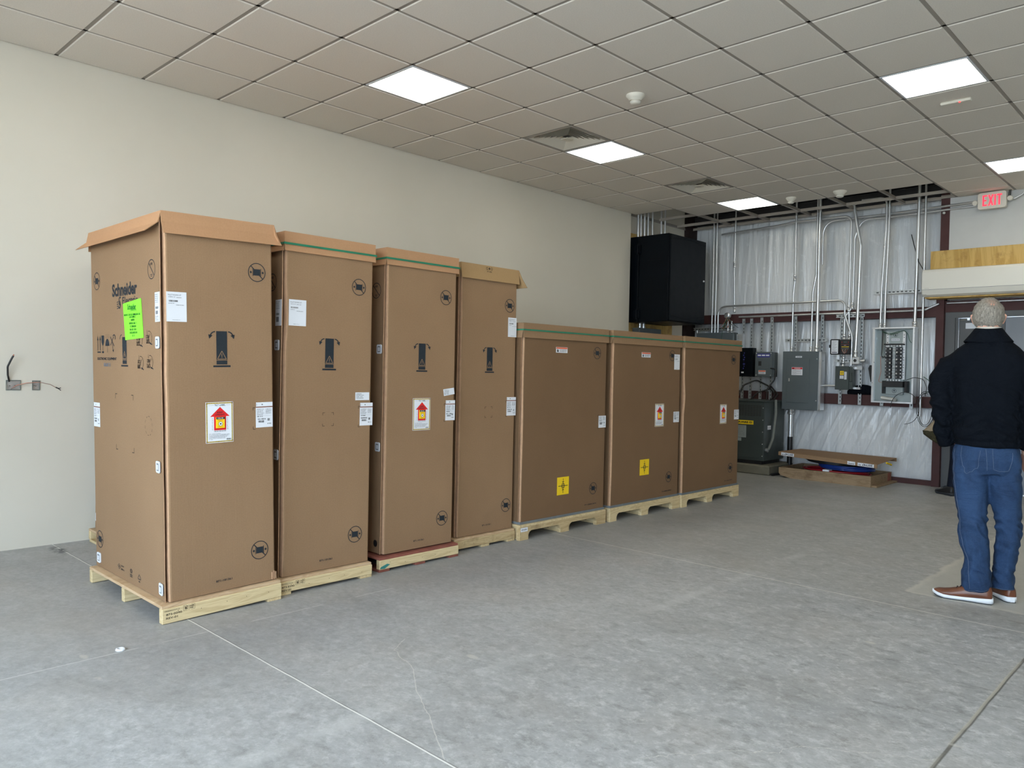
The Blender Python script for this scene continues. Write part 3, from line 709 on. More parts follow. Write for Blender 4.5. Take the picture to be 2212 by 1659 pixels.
def warn_label(fn, u0, v0, root, wd=.148, ht=.047):
    F = Flat(fn, 'paper'); F.slab(u0, u0 + wd, v0, v0 + ht, 'paper', .0012); F.rect(u0 + .003, u0 + wd - .003, v0 + ht * .70, v0 + ht - .002, 'orange', .0016)
    F.poly([(u0 + .012, v0 + .006), (u0 + .034, v0 + .006), (u0 + .028, v0 + .026), (u0 + .016, v0 + .031)], 'ink', .0016)
    for k in range(3): F.scribble(u0 + .045, v0 + .024 - k * .008, .09, .0045, 'ink', .0016, 30 + k)
    return F.build('warning_label', root, label='white sticker with an orange band')
def handle(fn, cu, cv, root, wd=.060, ht=.062, m='whitepl'):
    F = Flat(fn, m); r = .011
    def rr(a, b, q): return [(cu + sx * (a - q) + q * math.cos(t), cv + sy * (b - q) + q * math.sin(t)) for sx, sy, t0 in ((1, 1, 0), (-1, 1, PI / 2), (-1, -1, PI), (1, -1, 1.5 * PI)) for t in [t0 + i * PI / 8 for i in range(5)]]
    F.mb.prism(rr(wd / 2, ht / 2, r), fn, 0, .005, m)
    F.mb.prism(rr(wd * .28, ht * .32, .004), fn, .005, .0062, 'grey_print'); F.mb.prism([(cu - wd * .16, cv - ht * .22), (cu + wd * .2, cv - ht * .22), (cu + wd * .2, cv + ht * .2), (cu - wd * .16, cv + ht * .2)], fn, .0062, .0075, m)
    return F.build('handle_clip', root, label='white plastic fastening clip')

# ------------------------------------------------------------------ cartons
def carton(y0, xf, z0, w, h, d, label, group, rot=0.0, mat='card', lidm='lid', lid=None, wob=(0, 0), strap=True, base=False, lid_h=.112, seed=0, edge=.012):
    root = thing('cardboard_carton', label, 'carton', (xf, y0, z0), (rot, 0, 0), group)
    rnd = random.Random(seed)
    def disp(y, z):   # how the left edge of the front sheet bows; zero at the right
        e = max(0.0, 1 - y / .07); k = noise.noise(Vector((seed * 3.1, z * 2.1, 0))) * .007 + wob[0] * math.exp(-((z - wob[1]) / .13) ** 2)
        return k * e, noise.noise(Vector((seed * 1.7, y * 3, z * 2))) * .0009
    # front sheet: plan profile wrapped in z
    prof = [(-.075, edge), (-.010, edge), (-.003, edge + .003), (0, edge + .010)] + [(0, edge + .010 + (w - edge - .020) * k / 14) for k in range(1, 15)] + [(-.003, w - .003), (-.010, w), (-.075, w)]
    t = .005; inn = [(-.075, edge + t), (-.012, edge + t), (-.007, edge + .007), (-t, edge + .012)] + [(-t, edge + .012 + (w - edge - .024) * k / 14) for k in range(1, 15)] + [(-.007, w - .007), (-.012, w - t), (-.075, w - t)]
    loop = prof + inn[::-1]; NZ = 44; rings = []
    for k in range(NZ + 1):
        z = h * k / NZ; rg = []
        for (x, y) in loop:
            a, b = disp(y, z); rg.append((x + b + (a * .12 if x > -.02 else 0), y + (a if y < w * .5 else 0), z))
        rings.append(rg)
    mb = MB(mat); mb.rings(rings, mat, True, False)
    nl = len(loop)
    for p in range(NZ * nl):   # the raw flange beside the seam
        if p % nl in (0, 1): mb.m[p] = mb.mi('cut')
    mb.build('front_sheet', root)
    # side sheets
    for nm, ys, sg in (('side_sheet', 0, -1), ('side_sheet', w, 1)):
        rings = []
        for k in range(NZ + 1):
            z = h * k / NZ; q = noise.noise(Vector((seed * 2.3 + sg, z * 2.6, 5))) * .006; rg = []
            flare = .012 * (1 if sg < 0 else .2)
            cols = [(-d, 0), (-d * .6, .0), (-.20, .0), (-.05, -.0), (-.018 + q, -flare * .6 - abs(q) * .4)]
            for x, o_ in cols: rg.append((x, ys + (o_ if sg < 0 else -o_ - .006 * 0), z))
            for x, o_ in cols[::-1]: rg.append((x, ys + (o_ if sg < 0 else -o_) + (.005 if sg < 0 else -.005), z))
            rings.append(rg)
        m2 = MB(mat); m2.rings(rings, mat, True, False)
        for p in range(NZ * 10):
            if p % 10 == 4: m2.m[p] = m2.mi('cut')
        m2.build(nm, root)
    m3 = MB(mat); m3.box(-d, -d + .006, .006, w - .006, 0, h); m3.build('back_sheet', root)
    m3 = MB(mat); m3.box(-d + .012, -.08, edge + .012, w - .012, .002, h - .004); m3.build('inner_case', root)
    # lid: flaps given as side -> [(out, z)...] with lateral overrun
    L = lid or {}
    m4 = MB(lidm); o_ = .010; zt = h + .010
    def flap(side, prf, a0=0.0, a1=0.0, end_wob=0.0):
        # prf: [(outward, z)], a0/a1: overrun at the ends growing downwards
        th = .006; n = 16; R = []
        for i in range(n + 1):
            s_ = i / n; rg = []
            for (ou, z) in prf:
                k = (prf[0][1] - z) / max(1e-6, prf[0][1] - prf[-1][1])
                lo = -o_ - a0 * k; hi = {'f': w, 'b': w, 'l': 0, 'r': 0}[side] + o_ + a1 * k
                if side in 'fb': p = lo + (hi - lo) * s_; wv = noise.noise(Vector((p * 5, z * 8, seed))) * .003; q = (o_ + ou + wv, p, z) if side == 'f' else (-d - o_ - ou, p, z)
                else:
                    p = -d - o_ - a0 * k + (d + 2 * o_ + a0 * k + a1 * k) * s_; wv = noise.noise(Vector((p * 5, z * 8, seed + 4))) * .003
                    q = (p, -o_ - ou - wv, z) if side == 'l' else (p, w + o_ + ou, z)
                rg.append((q, side))
            pts = [q for q, _ in rg]; off = {'f': (-th, 0), 'b': (th, 0), 'l': (0, th), 'r': (0, -th)}[side]
            rg2 = pts + [(x + off[0], y + off[1], z) for x, y, z in pts[::-1]]
            R.append(rg2)
        m4.rings(R, lidm, True, False)
    dflt = [(0, zt), (.001, zt - lid_h * .5), (.005, zt - lid_h)]
    flap('f', *L.get('f', (dflt, 0, 0))); flap('b', *L.get('b', (dflt, 0, 0))); flap('l', *L.get('l', (dflt, 0, -.012))); flap('r', *L.get('r', (dflt, 0, -.006)))
    m4.box(-d - o_, o_, -o_, w + o_, zt - .006, zt + .001)
    m4.build('lid', root, label='darker folded lid with turned down rim')
    if strap:
        zs = zt - lid_h * (.62 if not base else .47); q = o_ + .006; th = .012
        m5 = MB('strap')
        m5.box(-d - q, q, -q - .0018, -q, zs - th / 2, zs + th / 2); m5.box(q, q + .0018, -q - .0018, w + q, zs - th / 2, zs + th / 2)
        m5.box(-d - q, q, w + q, w + q + .0018, zs - th / 2, zs + th / 2); m5.box(-d - q - .0018, -d - q, -q, w + q, zs - th / 2, zs + th / 2)
        m5.build('strap', root, label='dark green packing strap')
    if base:
        m6 = MB('greystrip'); m6.box(-d - .004, .004, .0, w + .004, -.020, 0); m6.build('foam_base', root, label='grey foam strip along the bottom edge')
    fr = lambda u, v, q: (q + .0011, u, v - z0)       # front: u along +y from the left edge, v = height above the floor
    lf = lambda u, v, q: (u, -q - .0004 - .012 * max(0, (u + .05) / .032) * .6, v - z0)      # left side: u = x back from the front (negative)
    return root, fr, lf

def tilt(lf): return lambda u, v, q: (u, lf(-.2, v, q)[1] - .0085 * max(0, u + .105) / .085 - .0004, lf(-.2, v, q)[2])
def tall_front(root, fr, tilt=False, w=.62, no_u=.245, num=True, brackets=True):
    F = Flat(fr, 'ink'); tip_mark(F, .31); F.build('tip_hazard_mark', root)
    for v in (1.864, .287): F = Flat(fr, 'ink'); no_clamp(F, .520, v); F.build('no_clamp_mark', root)
    F = Flat(fr, 'ink'); F.text('871-101361', .262, .153, .092, .0115, 'ink', .0008, .015); F.build('part_number', root)
    if brackets: F = Flat(fr, 'inkb'); corners(F, .268, .348, .988, 1.072); F.build('placement_marks', root)
G1 = 'tall strapped cartons standing in the row along the wall'
Z1 = .100
c1, fr, lf = carton(-1.915, 2.305, Z1, .615, 2.03, 1.07, 'tall cardboard carton nearest the camera, fluorescent green notice on its side', G1, rot=.027, strap=False, seed=1, wob=(-.006, 1.2),
    lid={'f': ([(0, 2.04), (.002, 1.985), (.022, 1.925)], -.004, .035), 'l': ([(0, 2.04), (.006, 1.985), (.065, 1.935)], .03, -.055), 'r': ([(0, 2.04), (.004, 1.98), (.02, 1.94)], 0, .03)})
tall_front(c1, fr, brackets=False)
F = Flat(lf, 'ink')
no_clamp(F, -.975, 1.842, su=1.02); no_stack(F, -.145, 1.852); no_clamp(F, -1.0, .272, su=1.02)
F.build('no_clamp_mark', c1); F = Flat(lf, 'ink')
F.text('Schneider', -.722, 1.733, .375, .074, 'ink', .0008, .035)
F.text('Electric', -.565, 1.684, .225, .042, 'ink', .0008, .01)
F.ring(-.600, 1.706, .026, .010, 'ink', .0009, .8, 5.2, 20, .8); F.ring(-.612, 1.686, .024, .010, 'ink', .0009, 3.4, 7.6, 20, .8)
for k in range(4): F.line((-.650, 1.700 - k * .012), (-.625, 1.703 - k * .012), .005, 'ink')
F.build('logo_print', c1, label='large dark company logo'); F = Flat(lf, 'ink')
# this-way-up arrows, glass, umbrella, no hooks
for u in (-.975, -.935):
    F.rect(u - .004, u + .004, 1.425, 1.50, 'ink'); F.poly([(u - .012, 1.487), (u + .012, 1.487), (u, 1.514)], 'ink')
F.rect(-.985, -.925, 1.411, 1.419, 'ink')
F.poly([(-.912, 1.514), (-.868, 1.514), (-.868, 1.475), (-.883, 1.455), (-.897, 1.455), (-.912, 1.475)][::-1], 'ink'); F.rect(-.892, -.888, 1.418, 1.456, 'ink'); F.disk(-.890, 1.415, .006, 'ink', su=3)
F.poly([(-.815 + .034 * math.cos(a), 1.452 + .042 * math.sin(a)) for a in [i * PI / 10 for i in range(11)]], 'ink'); F.rect(-.817, -.813, 1.413, 1.455, 'ink')
for k in range(3):
    for j in range(4): F.rect(-.845 + j * .017, -.838 + j * .017, 1.500 + k * .008, 1.502 + k * .008, 'inkb')
F.line((-.765, 1.505), (-.705, 1.45), .006, 'ink'); F.line((-.765, 1.455), (-.71, 1.505), .006, 'ink'); F.ring(-.705, 1.50, .018, .006, 'ink', a0=-.8, a1=2.6, n=10, su=1.3); F.line((-.735, 1.47), (-.722, 1.42), .004, 'ink'); F.poly([(-.733, 1.428), (-.712, 1.430), (-.719, 1.413)], 'ink')
F.build('handling_symbols', c1); F = Flat(lf, 'ink')
F.text('ELECTRONIC EQUIPMENT', -.985, 1.366, .315, .018, 'ink', .0008, .03)
F.scribble(-.88, 1.331, .115, .020, 'grey_print', seed=77)
F.build('lettering', c1); F = Flat(lf, 'ink')
# tip mark behind the notice
F.rect(-.577, -.513, 1.348, 1.50, 'ink'); F.rect(-.60, -.495, 1.333, 1.342, 'ink'); F.rect(-.577, -.513, 1.369, 1.372, 'card', .0009)
for p, q in (((-.572, 1.377), (-.518, 1.377)), ((-.518, 1.377), (-.545, 1.42)), ((-.545, 1.42), (-.572, 1.377))): F.line(p, q, .004, 'card', .0009)
F.rect(-.548, -.542, 1.388, 1.405, 'card', .0009)
for p, q in (((-.585, 1.515), (-.605, 1.506)), ((-.605, 1.506), (-.615, 1.488))): F.line(p, q, .006, 'ink')
F.build('tip_hazard_mark', c1)
for (u, v, sd) in ((-.365, 1.45, 1), (-.235, 1.46, 2), (-.355, 1.325, 3), (-.225, 1.33, 4)):   # the four small loading diagrams
    F = Flat(lf, 'ink')
    F.ring(u + .045, v + .03, .038, .003, 'inkb', su=1.0, a0=-1.3, a1=1.9, n=12); F.scribble(u, v, .05, .022, 'inkb', seed=sd); F.scribble(u + .004, v + .028, .04, .018, 'inkb', seed=sd + 9)
    F.line((u + .01, v), (u + .06, v + .05), .003, 'inkb'); F.line((u + .05, v + .004), (u + .085, v - .006), .006, 'ink'); F.line((u + .02, v + .05), (u + .02, v + .072), .003, 'inkb'); F.build('loading_diagram', c1)
F = Flat(lf, 'inkb')
corners(F, -.70, -.425, .85, 1.176, L=.030, t=.004)
for k in range(10): F.ring(-.215, 1.017, .053, .0022, 'inkb', a0=k * .628, a1=k * .628 + .34, n=4, su=.95)
F.build('placement_marks', c1); F = Flat(lf, 'ink')
F.ring(-.685, .165, .017, .003, 'ink', n=4, su=1.4); F.disk(-.685, .165, .006, 'ink'); F.scribble(-.655, .17, .05, .008, 'ink', seed=5); F.scribble(-.655, .150, .05, .008, 'ink', seed=6)
F.ring(-.50, .172, .013, .003, 'ink', su=1.3, n=16); F.ring(-.50, .172, .007, .002, 'ink', su=1.3, n=12); F.scribble(-.52, .146, .04, .007, 'ink', seed=7); F.scribble(-.52, .137, .04, .006, 'ink', seed=8)
for a in (PI / 2, PI / 2 + 2.094, PI / 2 + 4.189): F.line((-.38 + .026 * math.cos(a), .158 + .018 * math.sin(a)), (-.38 + .022 * math.cos(a + 1.9), .158 + .015 * math.sin(a + 1.9)), .004, 'ink')
F.scribble(-.39, .131, .02, .008, 'ink', seed=9)
F.build('recycling_symbols', c1)
packing_list(fr, .015, 1.573, c1); tilt_label(fr, .215, .921, c1); ship_label(fr, .505, .988, c1, .103, .113, 1)
F = Flat(fr, 'inkb'); corners(F, .487, .70, .979, 1.103, left=True); F.build('label_frame_print', c1)
ship_label(lambda u, v, q: lf(u, v, q), -1.066, .962, c1, .105, .117, 2)
F = Flat(tilt(lf), 'paper'); F.slab(-.103, -.020, 1.572, 1.727, 'paper', .0012)
for k in range(5): F.scribble(-.098, 1.712 - k * .010, .055, .005, 'grey_print', .0016, 40 + k)
F.barcode(-.090, -.045, 1.640, 1.652, 'ink', .0016, 5); F.rect(-.088, -.050, 1.612, 1.630, 'grey_print', .0016)
for k in range(3): F.scribble(-.090, 1.598 - k * .009, .045, .005, 'grey_print', .0016, 50 + k)
F.build('document_sticker', c1, label='white printed sticker beside the corner seam')
# green notice, slightly skewed
F = Flat(lf, 'green_note'); gq = lambda s_, t_: (-.552 + .262 * s_ + .028 * (1 - t_), 1.482 + .010 * s_ + .206 * t_ + .009 * s_ * t_)
F.mb.prism([gq(0, 0), gq(1, 0), gq(1, 1), gq(0, 1)], lf, 0.001, .0028, 'green_note')
def gt(t_, s0, v, wd, ht, bold=.01): a = gq(s0, v); F.text(t_, a[0], a[1], wd, ht, 'green_ink', .0034, bold)
gt('Schneider', .24, .80, .125, .030, .03); gt('Electric', .42, .745, .08, .014)
for k, (s0, wd) in enumerate(((.03, .235), (.32, .10), (.38, .055), (.28, .11), (.30, .10), (.30, .10), (.28, .11), (.40, .04))):
    a = gq(s0, .655 - k * .083); F.scribble(a[0], a[1], wd, .010, 'green_ink', .0034, 60 + k)
F.build('green_notice', c1, label='fluorescent green paper notice with dark green print')
for (u, v) in ((-.065, 1.464), (-.085, .808), (-1.017, .156), (-.068, .160)): handle(tilt(lf), u, v, c1)
# crushed corner of the front sheet at the lower right
mb = MB('cut')
for k in range(3): mb.box(-.012 + .002 * k, .006, .592 + k * .011, .598 + k * .011, .004, .045 + .006 * (k % 2))
mb.build('crushed_corner', c1, label='pale torn cardboard flutes at the lower corner')

c2, fr, lf = carton(-1.235, 2.25, Z1, .628, 2.035, 1.07, 'second tall carton from the camera, green strap, packing list at its upper left', G1, seed=2, wob=(.010, 1.55))
tall_front(c2, fr); packing_list(fr, .028, 1.595, c2, seed=5, wd=.115); ship_label(fr, .542, .982, c2, .098, .116, 3)
F = Flat(fr, 'inkb'); corners(F, .530, .72, .973, 1.107, left=True); F.build('label_frame_print', c2)
F = Flat(fr, 'paper'); F.slab(.506, .612, 1.145, 1.195, 'paper', .0012)
for k in range(4): F.scribble(.512, 1.183 - k * .009, (.04, .06, .05, .055)[k], .005, 'grey_print', .0016, 80 + k)
F.build('small_sticker', c2)
F = Flat(lf, 'ink'); no_stack(F, -.145, 1.855); F.build('side_print', c2)
F = Flat(tilt(lf), 'paper'); F.slab(-.100, -.015, 1.592, 1.747, 'paper', .0012)
for k in range(5): F.scribble(-.095, 1.732 - k * .010, .055, .005, 'grey_print', .0016, 90 + k)
F.barcode(-.088, -.045, 1.655, 1.668, 'ink', .0016, 7); F.rect(-.088, -.050, 1.615, 1.645, 'grey_print', .0016)
F.build('document_sticker', c2, label='white printed sticker beside the corner seam')
handle(tilt(lf), -.070, 1.478, c2); handle(tilt(lf), -.060, .826, c2)

c3, fr, lf = carton(-.458, 2.20, Z1 + .004, .62, 2.04, 1.07, 'third tall carton from the camera, green strap, tilt label with red arrow', G1, seed=3)
tall_front(c3, fr, brackets=False); tilt_label(fr, .237, .927, c3); ship_label(fr, .534, .987, c3, .090, .114, 4)
F = Flat(fr, 'inkb'); corners(F, .520, .72, .980, 1.108, left=True); F.build('label_frame_print', c3)
F = Flat(fr, 'paper'); F.mb.prism([(.518, 1.162), (.618, 1.176), (.611, 1.222), (.510, 1.210)], fr, 0, .0012, 'paper')
for k in range(4): F.scribble(.518, 1.200 - k * .009, .045, .005, 'grey_print', .0016, 100 + k)
F.build('small_sticker', c3)
F = Flat(lf, 'ink'); no_stack(F, -.115, 1.875); F.build('side_print', c3)
handle(tilt(lf), -.063, 1.480, c3); handle(tilt(lf), -.065, .823, c3)
F = Flat(tilt(lf), 'blackpl'); F.disk(-.075, .170, .024, 'blackpl', .0012, 14); F.build('clip_hole', c3, label='dark hole where a clip is missing')

LY = {'f': ([(0, 2.05), (.003, 1.995), (.010, 1.938)], .0, .0), 'r': ([(0, 2.05), (.02, 1.985), (.06, 1.915)], 0, .04), 'l': ([(0, 2.05), (.004, 1.99), (.008, 1.94)], 0, -.012)}
c4, fr, lf = carton(.278, 2.12, Z1, .600, 2.04, 1.07, 'fourth tall carton from the camera, yellowish lid without a strap', G1, mat='card', lidm='lidy', lid=LY, strap=False, seed=4)
tall_front(c4, fr); packing_list(fr, .506, 1.619, c4, .095, .153, 9); ship_label(fr, .506, .997, c4, .105, .116, 5)
F = Flat(fr, 'inkb'); corners(F, .496, .70, .990, 1.116, left=True); F.build('label_frame_print', c4)
F = Flat(lambda u, v, q: (q + .017, u, v - Z1), 'inkb')
for k in range(3): F.poly([(.248 + k * .025 - .009, 2.128), (.248 + k * .025, 2.117), (.248 + k * .025 + .009, 2.128), (.248 + k * .025, 2.139)], 'inkb', .0008) if k == 1 else F.ring(.248 + k * .025, 2.128, .010, .0025, 'inkb', n=14)
F.text('871-4058', .250, 2.100, .048, .009, 'inkb', .0008, .02); F.build('lid_print', c4)

G2 = 'low wide cartons on notched pallets'
LB = lambda h: None
Z5 = .142
for (y0, xf, w, lb, sd, kw) in ((.912, 2.17, 1.10, 'wide low carton next to the tall ones, yellow balance label near its bottom', 5, {}),
                               (2.092, 2.18, 1.14, 'middle wide low carton, with both tilt label and yellow balance label', 6, {}),
                               (3.272, 2.20, 1.17, 'farthest wide low carton with a buckled left edge, no yellow label', 7, dict(wob=(.022, .98)))):
    c, fr, lf = carton(y0, xf, Z5, w, 1.585, 1.10, lb, G2, mat='card_shaded', lidm='card', base=True, seed=sd, lid_h=.118, **kw)
    F = Flat(fr, 'ink'); off = {5: .958, 6: .983, 7: 1.017}[sd]
    no_clamp(F, off, 1.523 + (.01 if sd == 6 else 0)); F.build('no_clamp_mark', c); F = Flat(fr, 'ink'); no_clamp(F, off - .018, .326); F.build('no_clamp_mark', c); F = Flat(fr, 'ink')
    F.text('871-10366A_REV01', off - .135, .183, .165, .0125, 'ink', .0008, .015)
    F.build('part_number', c)
    if sd == 5:
        warn_label(fr, .398, 1.511, c); yellow_mark(fr, .448, .312, c); ship_label(fr, .998, .860, c, .105, .106, 11, False)
        F = Flat(fr, 'inkb'); corners(F, .985, 1.2, .852, .975, left=True); F.build('label_frame_print', c)
    if sd == 6:
        warn_label(fr, .450, 1.505, c); yellow_mark(fr, .460, .380, c); ship_label(fr, 1.028, .868, c, .103, .106, 12, False); tilt_label(fr, .698, .836, c)
        packing_list(fr, 1.020, 1.396, c, .100, .153, 13)
        F = Flat(fr, 'inkb'); corners(F, 1.02, 1.3, .860, .985, left=True); F.build('label_frame_print', c)
    if sd == 7:
        tilt_label(fr, .745, .822, c, .143, .210); ship_label(fr, 1.058, .860, c, .108, .108, 14, False)
# second row, by the wall, only a sliver shows
cb, fr, lf = carton(-1.555, 1.085, Z1, .60, 2.03, 1.0, 'tall carton close to the wall, half hidden behind the carton nearest the camera', G1, strap=True, seed=8)
F = Flat(lf, 'ink'); no_clamp(F, -.93, .36, su=1.0); F.build('side_print', cb); handle(lf, -.955, .19, cb)

# ------------------------------------------------------------------ pallets
def pallet_a(x1, y0, w, d, label, group, rot=0.0, m='pine', deckm='ply', cleats=(0, 1), cm='pine_x', prints=True, top=.096, stain=False):
    r = thing('wooden_pallet', label, 'pallet', (x1, y0, 0), (rot, 0, 0), group)
    mb = MB(deckm); mb.bbox(-d, -.004, 0, w - .004, .080, top, .002); mb.build('deck_board', r, label='plywood deck')
    for k, x in enumerate((0, -(d - .04) / 2, -(d - .04))):
        mb = MB(m); mb.bbox(x - .040, x, 0, w, (0.001 if rot else .018), .080, .003)
        if k == 0:
            for q in (.08, .2, .34, .45, .58): mb.lathe((x + .0004, q * w / .66, .03 + .03 * ((q * 37) % 1)), [(.0022, 0), (.0001, .0002)], 'x', 6, 'inkb')
        mb.build('stringer', r)
    cw = .085
    for c in cleats:
        y = {0: .0, .5: w / 2 - cw / 2, 1: w - cw}[c]
        mb = MB(cm); mb.bbox(-d + .02, -.004, y, y + cw, 0.0, .018, .002) if not rot else mb.bbox(-d + .02, -.004, y, y + cw, -.016, .001, .002)
        mb.build('bottom_board', r)
    F = Flat(lambda u, v, q: (q, u, v), 'inkb')
    if prints:
        F.text('STARLINE PRODUCTS PVT. LTD.', .012, .064, .080, .0065, 'inkb', .0006, .01)
        F.text('873-0390', .020, .043, .082, .011, 'inkb', .0006, .02); F.text('REV-01', .020, .024, .060, .011, 'inkb', .0006, .02)
        corners(F, .110, .172, .050, .078, L=.02, t=.0012); F.rect(.138, .1392, .050, .078, 'inkb'); F.scribble(.118, .056, .016, .018, 'inkb', seed=3); F.scribble(.144, .066, .024, .007, 'inkb', seed=4); F.scribble(.144, .056, .024, .006, 'inkb', seed=5)
        F.build('stamped_print', r)
    if stain:
        F.poly([(.0, .025), (.04, .022), (.085, .045), (.06, .052), (.01, .038)], 'teal', .0006); F.build('paint_mark', r, label='smear of teal paint')
    return r
GP = 'light wooden pallets under the tall cartons'
pallet_a(2.338, -1.955, .68, 1.10, 'pale pallet under the nearest carton, stamped 873-0390 on its corner', GP, rot=.024, cleats=(1,))
pallet_a(2.285, -1.265, .665, 1.10, 'pale pallet under the second tall carton, partly behind the nearest pallet', GP)
pallet_a(2.245, -.510, .700, 1.10, 'pallet with red painted deck and feet and a teal smear', GP, m='pine', deckm='redwood', cleats=(0, .5, 1), cm='redwood', prints=False, stain=True)
pallet_a(2.15, .235, .645, 1.10, 'yellowish pallet under the fourth tall carton, without any stamp', GP, m='pine_old', cleats=(.5, 1), prints=False)
pallet_a(1.11, -1.59, .64, 1.06, 'pallet against the wall, half hidden behind the nearest carton', GP, cleats=(0, 1), prints=False)
def notch_board(mb, x0, x1, y0, w, z1, m=None):
    feet = [(0, .10), (.50, .61), (w - .13, w)]; pts = [(0, z1), (w, z1)]
    # outline from right to left along the bottom
    bot = []
    for (a, b) in feet[::-1]:
        if b < w: bot += [(b + .035, .070), (b + .012, .058), (b, .035)]
        bot += [(b, 0), (a, 0)]
        if a > 0: bot += [(a, .035), (a - .012, .058), (a - .035, .070)]
    poly = [(0, z1), (w, z1)][::-1] + []
    outl = [(w, z1), (0, z1)] + [p for p in bot[::-1]]
    # split into convex quads by columns
    cols = sorted({round(p[0], 4) for p in outl})
    def low(y, left):
        e = 1e-5 if left else -1e-5; yy = y + e
        for (a, b) in feet:
            if a <= yy <= b: return 0.0
        for (a, b) in feet:
            for s_, q in ((1, b), (-1, a)):
                t_ = (yy - q) * s_
                if 0 <= t_ <= .035: return .035 + (t_ / .012) * .023 if t_ < .012 else .058 + (t_ - .012) / .023 * .012
        return .070
    for a, b in zip(cols, cols[1:]):
        za, zb = low(a, True), low(b, False)
        vs = [(x, y, z) for x in (x0, x1) for y, z in ((y0 + a, za), (y0 + b, zb), (y0 + b, z1), (y0 + a, z1))]
        mb.add(vs, [(3, 2, 1, 0), (4, 5, 6, 7), (0, 1, 5, 4), (2, 3, 7, 6), (1, 2, 6, 5), (3, 0, 4, 7)], m)
GN = 'notched pallets under the low wide cartons'
for (y0, x1, w, lb, st) in ((.890, 2.195, 1.122, 'weathered notched pallet with small white sticker, next to the tall cartons', True), (2.072, 2.20, 1.165, 'notched pallet under the middle wide carton', False), (3.25, 2.22, 1.195, 'notched pallet under the farthest wide carton', False)):
    r = thing('wooden_pallet', lb, 'pallet', (x1, y0, 0), (0, 0, 0), GN)
    for x in (0, -.545, -1.09):
        mb = MB('pine_old' if st else 'pine'); notch_board(mb, x - .038, x, 0, w, .106); mb.build('stringer', r)
    mb = MB('pine_x'); mb.box(-1.128, -.0, 0, w, .106, .122); mb.build('deck_board', r)
    for y in (.015, .505, w - .10):
        mb = MB('pine_x'); mb.box(-1.08, -.042, y, y + .085, 0.002, .018); mb.build('bottom_board', r)
        mb = MB('pine_x'); mb.box(-.14, -.040, y, y + .09, .018, .106); mb.build('spacer_block', r)
    if st:
        F = Flat(lambda u, v, q: (q, u, v), 'paper'); F.slab(.008, .090, .068, .100, 'paper', .0012); F.text('873-0394', .018, .078, .060, .012, 'ink', .0016, .02); F.build('pallet_sticker', r, label='small white sticker')

# ------------------------------------------------------------------ left recess: plywood, black cabinet, grey box
mb = MB('osb'); mb.box(-.095, -.075, 5.42, 6.62, 1.0, 3.34); single(mb, 'plywood_board', 'tall plywood board on the wall behind the black cabinet', 'board')
R_ = thing('wall_cabinet', 'large black wall mounted equipment cabinet high beside the wall end', 'cabinet', (-.07, 5.47, 2.07))
cw, cd, chh = .93, .665, 1.20
mb = MB('black'); mb.bbox(0, .15, 0, cw, 0, chh, .006); mb.build('wall_frame', R_)
mb = MB('black'); mb.bbox(.155, cd - .02, 0, cw, 0, chh, .008); mb.box(.30, .55, -.002, 0, .85, .855); mb.build('cabinet_body', R_)
mb = MB('black'); mb.bbox(cd - .016, cd + .012, .004, cw - .004, .012, chh - .012, .006)
for z0, z1, sg in ((.0, 0.0, 1),):
    pts0 = [(cd + .013, .02 + (cw - .04) * k / 12, .09 - .035 * math.sin(PI * k / 12)) for k in range(13)]; mb.tube(pts0, .0035, 6)
    pts0 = [(cd + .013, .02 + (cw - .04) * k / 12, chh - .08 + .035 * math.sin(PI * k / 12)) for k in range(13)]; mb.tube(pts0, .0035, 6)
D_ = mb.build('cabinet_door', R_)
mb = MB('alu'); mb.lathe((cd + .012, cw - .06, .62), [(.013, 0), (.013, .012), (.008, .018)], 'x', 12); o_ = mb.build('door_lock', R_, label='small chrome key lock')
for z in (.11, 1.02):
    mb = MB('black'); mb.bbox(.10, .19, -.022, -.001, z - .06, z + .06, .005); mb.cyl((.15, -.026, z - .07), (.15, -.026, z + .07), .010, 10); mb.build('hinge', R_)
R_ = thing('junction_box', 'grey box on the plywood just below the black cabinet', 'electrical box', (-.074, 5.58, 1.70))
mb = MB('grey_en'); mb.bbox(0, .12, 0, .56, 0, .30, .004); mb.build('box_body', R_)
for y in (.10, .19):
    mb = MB('galv'); mb.cyl((.06, y, .30), (.06, y, .372), .022, 12); mb.lathe((.06, y, .30), [(.030, 0), (.030, .02)], 'z', 12); mb.build('conduit_nipple', R_, label='short shiny conduit stub')
def conduit(label, pts, r=.0135, R=.12, couple=(), group='steel conduits on the unfinished wall', name='conduit', ends=True, m='galv'):
    P = fillet(pts, R); o = thing(name, label, 'conduit', tuple(P[-1]), group=group); ox = Vector(P[-1])
    mb = MB(m); mb.tube([Vector(p) - ox for p in P], r, 12); mb.build('pipe', o)
    for c in couple:
        c = Vector(c) - ox; mb = MB('alu'); mb.lathe(tuple(c), [(r * 1.1, -.045), (r * 1.5, -.04), (r * 1.5, -.012), (r * 1.25, -.01), (r * 1.25, .01), (r * 1.5, .012), (r * 1.5, .04), (r * 1.1, .045)], 'z', 12); mb.build('coupling', o)
    return o
GC = 'short conduits rising from the black cabinet to the ceiling'
